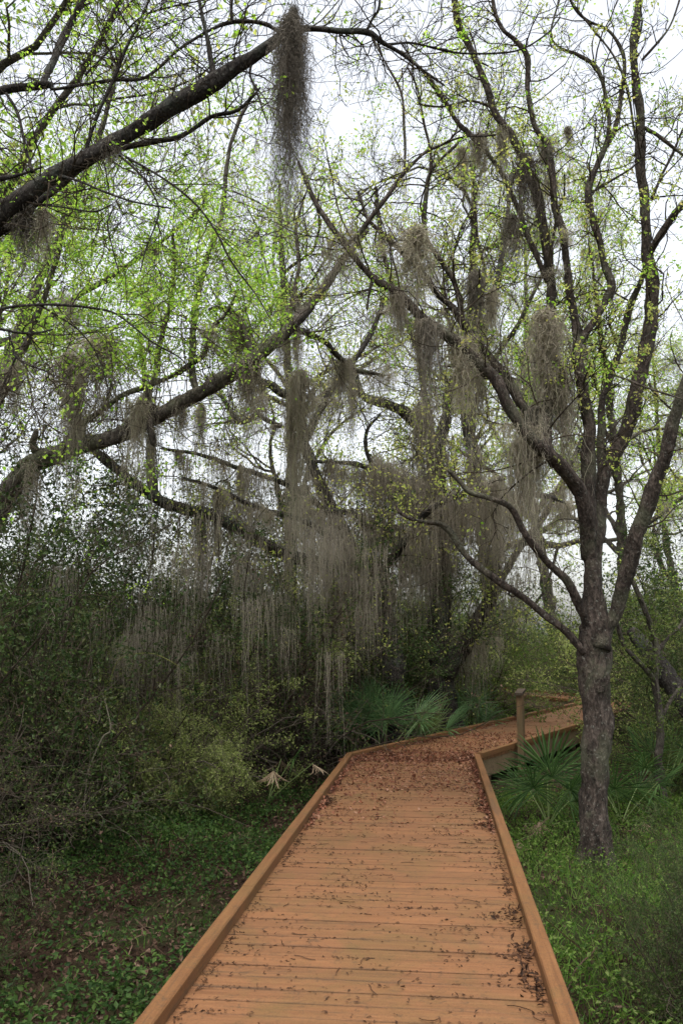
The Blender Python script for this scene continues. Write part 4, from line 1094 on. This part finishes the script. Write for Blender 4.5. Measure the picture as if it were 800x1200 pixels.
# ------------------------------------------------------------------ shrubs
def shrub(name, seed, Hh, Rr, mats, nst, n2_, n3_, arch, twig, stiff=0.14):
    rng = np.random.default_rng(seed)
    root = empty(name, (0, 0, 0), "", "shrub")
    st = np.column_stack([rng.normal(0, Rr * 0.16, nst), rng.normal(0, Rr * 0.16, nst), np.full(nst, -0.15)])
    th_ = rng.uniform(0, 6.28, nst); out = rng.uniform(0.1, 0.75, nst)
    d = np.stack([np.cos(th_) * out, np.sin(th_) * out, np.ones(nst)], 1)
    L = Hh * rng.uniform(0.7, 1.35, nst)
    p0 = grow(st, d, L, 12, stiff, -arch, rng)
    r0 = rng.uniform(0.008, 0.02, nst)[:, None] * np.linspace(1, 0.25, 12)[None]
    p1, r1, l1 = spawn(p0, r0, L, n2_, 7, 0.35, (25, 70), 0.25, 0.0, rng, 0.08)
    p2, r2, l2 = spawn(p1, r1, l1, n3_, 5, 0.5, (25, 75), 0.3, -0.02, rng, 0.1)
    a = Acc(); a.add(*tubes(p0, r0, 5)); a.add(*tubes(p1, r1, 3)); a.add(*tubes(p2, np.maximum(r2, 0.0018), 3))
    link("stems", a.mesh("stems"), M[twig], root)['kind'] = 'stuff'
    both = np.concatenate([p2[:, 1:].reshape(-1, 3), p1[:, 3:].reshape(-1, 3)])
    for (mt, nl, size, clump, sp) in mats:
        c = both[rng.integers(0, len(both), nl // clump)]
        pts = np.repeat(c, clump, 0) + rng.normal(0, sp, (len(c) * clump, 3))
        link("foliage", Acc().add(*leaves(pts, size, rng, 0.3, 0.5, 0.3)).mesh("foliage"), M[mt], root)['kind'] = 'stuff'
    return root
M['leaf_olive_light'] = leaf_mat("leaf_olive_light", [(0.10, 0.13, 0.04), (0.17, 0.21, 0.065), (0.24, 0.28, 0.09), (0.28, 0.29, 0.13)], 0.45)
sh = {
 'olive': shrub("olive_shrub", 41, 2.0, 1.0, [('leaf_olive_light', 30000, 0.036, 7, 0.035)], 40, 400, 2000, 0.085, 'twig_grey'),
 'dark': shrub("evergreen_shrub", 42, 2.7, 1.3, [('leaf_dark', 30000, 0.044, 7, 0.05)], 36, 360, 1700, 0.03, 'twig'),
 'dry': shrub("twiggy_shrub", 43, 2.8, 1.3, [('leaf_olive', 9000, 0.034, 5, 0.06), ('leaf_brown', 2500, 0.04, 4, 0.05)], 50, 700, 3000, 0.03, 'twig_grey', 0.2),
 'green': shrub("green_shrub", 44, 2.2, 1.1, [('leaf_olive', 14000, 0.048, 6, 0.05), ('herb_bright', 9000, 0.048, 6, 0.05)], 40, 420, 2000, 0.05, 'twig_grey'),
}
S_ = [ # x, y, kind, size, turn, label
 (-2.05, 10.6, 'olive', 1.0, 0.0, "rounded olive green bush with arching stems left of the boardwalk"),
 (-1.75, 10.2, 'olive', 0.62, 1.2, "smaller olive bush at the right shoulder of the rounded bush"),
 (-3.2, 8.6, 'dark', 1.08, 0.4, "glossy dark evergreen bush at the left edge"),
 (-4.2, 7.6, 'dry', 0.9, 1.0, "dim twiggy bush low at the left edge"),
 (-3.35, 6.6, 'dry', 0.6, 2.2, "small bare twiggy bush before the rounded olive bush"),
 (-3.7, 10.4, 'dry', 1.0, 2.9, "tall brown twiggy bush behind the left edge bush"),
 (-4.4, 10.2, 'dark', 1.35, 3.5, "tall dark bush far left under the leaning oak limb"),
 (-3.4, 12.4, 'dry', 1.2, 4.1, "brown wispy thicket left of the rounded bush"),
 (-2.2, 13.2, 'dark', 1.25, 5.2, "dark bush behind the rounded olive bush"),
 (-1.0, 13.4, 'dry', 1.15, 0.6, "brown wispy thicket behind the dead palm frond"),
 (-0.4, 15.2, 'dark', 1.15, 1.5, "dark bush left of the black oak trunk"),
 (-5.6, 13.5, 'dark', 1.5, 2.5, "dark bush beyond the left edge"),
 (-4.0, 15.5, 'dark', 1.6, 3.1, "large dark bush behind the left thicket"),
 (-2.2, 16.5, 'olive', 1.9, 3.8, "tall olive bush above the left thicket"),
 (-0.6, 18.0, 'dark', 1.6, 0.2, "tall dark bush behind the black oak"),
 (0.9, 18.6, 'dark', 1.3, 1.9, "dark bush between the two oak trunks"),
 (2.7, 18.9, 'green', 1.1, 0.0, "green bush right of the bent oak trunk"),
 (1.9, 21.4, 'green', 1.4, 1.1, "big green bush left of the wooden post, behind"),
 (5.2, 31, 'green', 1.9, 2.0, "green bush beyond the last turn of the boardwalk"),
 (2.0, 24.0, 'green', 1.8, 2.6, "pale green bush far behind the bend"),
 (7.6, 26.0, 'olive', 1.7, 3.3, "olive bush behind the forked trunk"),
 (4.35, 11.3, 'green', 0.5, 4.4, "low green bush just right of the forked trunk"),
 (5.4, 12.6, 'dark', 0.85, 5.5, "dark bush at the right edge beyond the slim sapling"),
 (6.3, 14.2, 'green', 0.85, 0.9, "leafy green bush behind the slim sapling"),
 (6.2, 14.0, 'olive', 1.5, 1.6, "tall olive bush at the right edge"),
 (7.4, 17.2, 'green', 1.4, 2.3, "green bush further back at the right"),
 (7.8, 18.5, 'dark', 1.7, 2.9, "tall dark bush off to the right"),
 (1.85, 4.8, 'dark', 0.27, 3.7, "small dark leafy bush in the bottom right corner"),
 (2.35, 5.6, 'dark', 0.30, 4.8, "small dark bush at the right edge above the corner bush"),
 (-2.25, 5.3, 'dark', 0.24, 0.3, "low dark sprawling plant near the bottom left corner"),
]
# far mass of bushes
k = 0
used = set()
for (x, y, kd, s, rz, lb) in S_:
    z = float(ground_z(x, y))
    if kd not in used:
        r = sh[kd]; used.add(kd); r.location = (x, y, z); r.rotation_euler = (0, 0, rz); r.scale = (s, s, s); r['label'] = lb
    else:
        r = copy_tree(sh[kd], (x, y, z), rz, s, lb)
    r['group'] = "bushes of the understory"
# far understorey that reads as one mass
rng = np.random.default_rng(77)
n = 1500
fx = rng.uniform(-26, 30, n); fy = rng.uniform(22, 46, n)
ok = ~inside_deck(fx, fy, 0.3) & ~((fx > 2.6) & (fx < 7.5) & (fy < 29)); fx, fy = fx[ok], fy[ok]
fh = rng.uniform(0.2, 1.0, len(fx)) ** 0.7 * (2.6 + 1.4 * np.sin(fx * 0.6) * np.cos(fy * 0.4)) + (fy - 22) * 0.03
c = np.column_stack([fx, fy, ground_z(fx, fy) + fh])
pts = np.repeat(c, 26, 0) + rng.normal(0, 0.36, (len(c) * 26, 3))
acc = Acc(); acc.add(*leaves(pts, 0.16, rng, 0.3, 0.55, 0.3))
stp = grow(np.column_stack([fx, fy, ground_z(fx, fy)])[::3], np.tile([0, 0, 1.0], (len(fx[::3]), 1)), fh[::3], 6, 0.15, 0.1, rng)
acc.add(*tubes(stp, np.full(stp.shape[:2], 0.012), 3))
tag(link("undergrowth", acc.mesh("undergrowth"), M['leaf_olive']), "far understorey of dim green bushes closing off the wood", "undergrowth", kind="stuff")

# pale bare canes and vines in the bushes
def cane(pts, r, label, mat='twig_grey'):
    P4 = np.array([(*at(u, v, Y), r) for (u, v, Y) in pts]); P4[-1, 3] *= 0.4
    c0 = P4[0, :3].copy(); P4[:, :3] -= c0
    V, F, _, _ = limb_mesh(P4, 6)
    tag(link("bare_stem", Acc().add(V, F).mesh("bare_stem", True), M[mat], loc=c0), label, "stem")
M['cane_pale'] = fibre_mat("cane_pale", [(0.18, 0.16, 0.12), (0.24, 0.22, 0.17)], 0)
M['cane_green'] = fibre_mat("cane_green", [(0.13, 0.14, 0.045), (0.17, 0.18, 0.06)], 0)
cane([(98, 950, 8.3), (104, 905, 8.25), (120, 865, 8.2), (130, 855, 8.2), (124, 825, 8.15), (121, 815, 8.1)], 0.006, "thin pale bare stem bending in front of the left bushes", 'cane_pale')
cane([(128, 800, 9.0), (138, 775, 9), (155, 767, 9), (178, 766, 9), (200, 775, 9), (222, 790, 9)], 0.004, "yellow green cane arching over the rounded olive bush", 'cane_green')

# ------------------------------------------------------------------ palmettos
def frond_mesh(seed, nb=26, L=0.58, spread=3.7, sag=0.05):
    rng = np.random.default_rng(seed); V, F = [], []
    for i in range(nb):
        t = (i / (nb - 1) - 0.5) * 2
        th_ = t * spread / 2 * 1.15 + rng.normal(0, 0.03); ln = L * (1 - 0.25 * t * t) * rng.uniform(0.88, 1.06)
        dr = np.array([math.sin(th_), 0.0, math.cos(th_)]); sd = np.array([math.cos(th_), 0.0, -math.sin(th_)])
        w = 0.021
        prof = [(0.0, 0.22), (0.30, 0.8), (0.6, 1.0), (0.85, 0.6), (1.0, 0.03)]
        b = len(V); sg = sag * rng.uniform(0.4, 1.6)
        for (s, q) in prof:
            c = dr * ln * s + np.array([0, -0.12 * t * t * s - 0.02, 0]) + np.array([0, -0.06, -sg]) * ln * s ** 3
            V += [c - sd * w * q * 0.5, c + np.array([0, 0.008 * q, 0]), c + sd * w * q * 0.5]
        for k in range(len(prof) - 1):
            o_ = b + k * 3
            F += [(o_, o_ + 1, o_ + 4, o_ + 3), (o_ + 1, o_ + 2, o_ + 5, o_ + 4)]
    return np.array(V), np.array(F)
def stalk_mesh(h):
    p = np.array([[[0, 0, 0], [0, 0.01, h * 0.5], [0, 0, h]]]); return tubes(p, np.array([[0.008, 0.006, 0.005]]), 5)
fm = {}
for nm, mt, kw in (('a', 'palm', {}), ('b', 'palm', dict(sag=0.18)), ('c', 'palm_light', {}), ('e', 'palm_light', dict(sag=0.18)), ('p', 'palm_pale', dict(nb=20)), ('d', 'palm_dead', dict(nb=10, spread=1.5, sag=0.6, L=0.42))):
    V, F = frond_mesh(60 + ord(nm), **kw); me = mesh_np("frond", V, F); me.materials.append(M[mt]); fm[nm] = me
me_st = mesh_np("stalk", *stalk_mesh(1.0)); me_st.materials.append(M['palm_pale'])
def palmetto(x, y, fr, label, size=1.0, z=None):
    z0 = float(ground_z(x, y)) if z is None else z
    root = empty("palmetto", (x, y, z0), label, "palmetto", "palmettos in the understorey")
    for (kd, az, tilt, h, s) in fr:
        e = Euler((math.radians(tilt), 0, math.radians(az)), 'XYZ')
        st = link("stalk", me_st, None, root); st.rotation_euler = e; st.scale = (1, 1, h)
        tip = e.to_matrix() @ Vector((0, 0, h))
        f = link("frond", fm[kd], None, root); f.location = tip
        f.rotation_euler = Euler((math.radians(tilt + (6 if kd != 'd' else 70)), 0, math.radians(az)), 'XYZ'); f.scale = (s * size,) * 3
    return root
def ring(n, kd, t0, t1, h0, h1, s0, s1, rng, az0=0):
    return [(kd[i % len(kd)], az0 + i * 360 / n + rng.uniform(-18, 18), rng.uniform(t0, t1), rng.uniform(h0, h1), rng.uniform(s0, s1)) for i in range(n)]
rp = np.random.default_rng(5)
g = lambda u, v: onz(u, v, GZ)[:2]
p = at(640, 905, 9.6)
palmetto(p[0], p[1], [('a', 8, 14, 0.55, 1.1), ('b', -45, 30, 0.50, 1.0), ('a', 50, 32, 0.48, 1.0), ('a', 165, 22, 0.62, 0.95), ('b', 215, 38, 0.42, 0.95), ('a', 100, 45, 0.35, 0.8), ('d', 60, 75, 0.35, 0.9), ('d', -30, 70, 0.32, 0.9), ('d', -70, 82, 0.3, 0.8)], "large fan palmetto between the boardwalk bend and the forked trunk")
p = at(455, 880, 13.8)
palmetto(p[0] - 0.1, p[1] + 0.3, ring(9, 'cce', 5, 42, 0.75, 1.05, 1.0, 1.25, rp), "dark green palmetto left of the bend in front of the black oak")
p = at(412, 880, 13.8)
palmetto(p[0], p[1] + 0.4, ring(7, 'ce', 5, 42, 0.85, 1.15, 0.9, 1.2, rp, 40), "bluish palmetto leftmost beside the corner of the boardwalk")
p = at(500, 870, 14.4)
palmetto(p[0] + 0.05, p[1] + 0.5, ring(7, 'ppc', 5, 42, 0.5, 0.7, 0.9, 1.1, rp), "pale yellow green palmetto against the boardwalk rail")
p = at(556, 850, 16)
palmetto(p[0], p[1] + 0.6, ring(6, 'cce', 5, 45, 0.6, 0.95, 0.9, 1.2, rp) + [('d', 20, 78, 0.5, 1.3), ('d', 170, 80, 0.5, 1.3), ('d', -60, 80, 0.45, 1.2)], "palmetto with pale dead fronds right of the bent oak trunk")
palmetto(*at(770, 860, 10.6)[:2], ring(6, 'aba', 8, 50, 0.6, 1.0, 0.8, 1.0, rp, 20), "palmetto at the right edge behind the slim sapling")
palmetto(*at(725, 900, 9.9)[:2], ring(5, 'ab', 10, 55, 0.35, 0.7, 0.8, 0.95, rp, 60) + [('d', 10, 75, 0.5, 0.9), ('d', 100, 80, 0.45, 0.9)], "palmetto just right of the forked trunk")
palmetto(*at(314, 880, 10.9)[:2], [('d', 10, 55, 0.85, 0.9), ('d', 170, 58, 0.8, 0.9), ('d', 80, 50, 0.75, 0.8), ('b', 90, 30, 0.6, 0.55)], "withered palmetto with pale hanging fronds before the dark thicket")
palmetto(*at(600, 960, 9.1)[:2], [('d', 0, 75, 0.34, 0.75), ('d', 120, 80, 0.3, 0.7), ('d', 220, 75, 0.3, 0.7)], "small withered palmetto low beside the right rail")

# ------------------------------------------------------------------ ground cover
def field(n, x0, x1, y0, y1, rng, dens):
    x = rng.uniform(x0, x1, n); y = rng.uniform(y0, y1, n)
    k = (rng.random(n) < dens(x, y)) & ~inside_deck(x, y, 0.05)
    return x[k], y[k]
def patch(x, y, s, ph):
    v = np.sin(x * 1.7 * s + ph) * np.cos(y * 1.3 * s - ph) + 0.6 * np.sin(x * 4.1 * s - y * 2.9 * s + ph) + 0.4 * np.sin(x * 7.9 * s + y * 6.3 * s)
    return np.clip(0.5 + v * 0.42, 0, 1)
rg = np.random.default_rng(21)
# grass: blades in tufts
def blades(x, y, h, w, rng, lean=0.35):
    n = len(x); z = ground_z(x, y) - 0.01
    L = h * rng.uniform(0.5, 1.3, n); st = np.column_stack([x, y, z])
    d = rng.normal(0, lean, (n, 3)); d[:, 2] = 1
    p = grow(st, d, L, 4, 0.18, -0.12, rng)
    t = norm(np.gradient(p, axis=1)); f = rng.normal(size=(n, 1, 3)); f[:, :, 2] = 0
    side = norm(np.cross(t, f + 0 * t)) * (w * np.array([1, 0.9, 0.6, 0.08]))[None, :, None] * 0.5
    V = np.stack([p - side, p + side], 2); b = (np.arange(n)[:, None] * 4 + np.arange(3)[None]) * 2
    return V.reshape(-1, 3), np.stack([b, b + 1, b + 3, b + 2], -1).reshape(-1, 4)
dr = lambda x, y: 0.25 + 0.75 * patch(x, y, 1, 0.3)
x, y = field(36000, 0.9, 7.0, 2.6, 11.5, rg, dr)
acc = Acc(); acc.add(*blades(x, y, 0.19, 0.006, rg, 0.5))
x, y = field(9000, -6.5, 0.3, 2.6, 12.5, rg, lambda x, y: 0.6 * patch(x, y, 0.8, 2.0))
acc.add(*blades(x, y, 0.11, 0.006, rg, 0.6))
tag(link("grass", acc.mesh("grass"), M['grass']), "bright green grass growing thickest right of the boardwalk", "grass", kind="stuff")
# herbs: little leaves held flat just over the ground
acc = Acc()
def herbs(x, y, nl, size, hmax, rng):
    n = len(x); z = ground_z(x, y)
    c = np.column_stack([x, y, z + rng.uniform(0.02, hmax, n)])
    pts = np.repeat(c, nl, 0) + rng.normal(0, 0.03, (n * nl, 3)) * np.array([1, 1, 0.6])
    return leaves(pts, size, rng, -0.1, 0.6, 0.6)
x, y = field(13000, 0.9, 7.0, 2.6, 11.5, rg, lambda x, y: 0.25 + 0.75 * patch(x, y, 1.4, 3.0)); acc.add(*herbs(x, y, 5, 0.034, 0.17, rg))
tag(link("ground_cover", acc.mesh("ground_cover"), M['herb_bright']), "fresh green low plants filling the ground round the forked trunk", "ground cover", kind="stuff")
acc = Acc()
def dl(x, y):
    a = patch(x, y, 0.9, 1.2)
    band = np.exp(-((y - 8.8) / 1.7) ** 2) + np.exp(-((y - 4.6) / 1.1) ** 2)
    return np.clip((a - 0.45) * 1.2 + band * 0.75, 0.16, 1)
x, y = field(32000, -7, 0.5, 2.8, 13, rg, dl); acc.add(*herbs(x, y, 5, 0.038, 0.12, rg))
tag(link("ground_cover", acc.mesh("ground_cover"), M['herb']), "low dark green plants in patches over the litter left of the boardwalk", "ground cover", kind="stuff")
acc = Acc()
x, y = field(70000, -7, 7, 2.6, 13, rg, lambda x, y: np.where(x < 0.5, 1.0, 0.3))
acc.add(*leaves(np.column_stack([x, y, ground_z(x, y) + rg.uniform(0.0, 0.04, len(x))]), 0.046, rg, 0.0, 0.5, 0.45))
n = 900; x, y = field(n, -7, 7, 3, 13, rg, lambda x, y: 1.0 + 0 * x); n = len(x)
st = np.column_stack([x, y, ground_z(x, y) + 0.01]); d = rg.normal(size=(n, 3)); d[:, 2] = 0.1
acc.add(*tubes(grow(st, d, rg.uniform(0.1, 0.6, n), 6, 0.25, 0, rg), np.full((n, 6), 0.004), 3))
tag(link("forest_litter", acc.mesh("forest_litter"), M['leaf_brown']), "brown dead leaves and twigs on the forest floor beside the boardwalk", "leaf litter", kind="stuff")
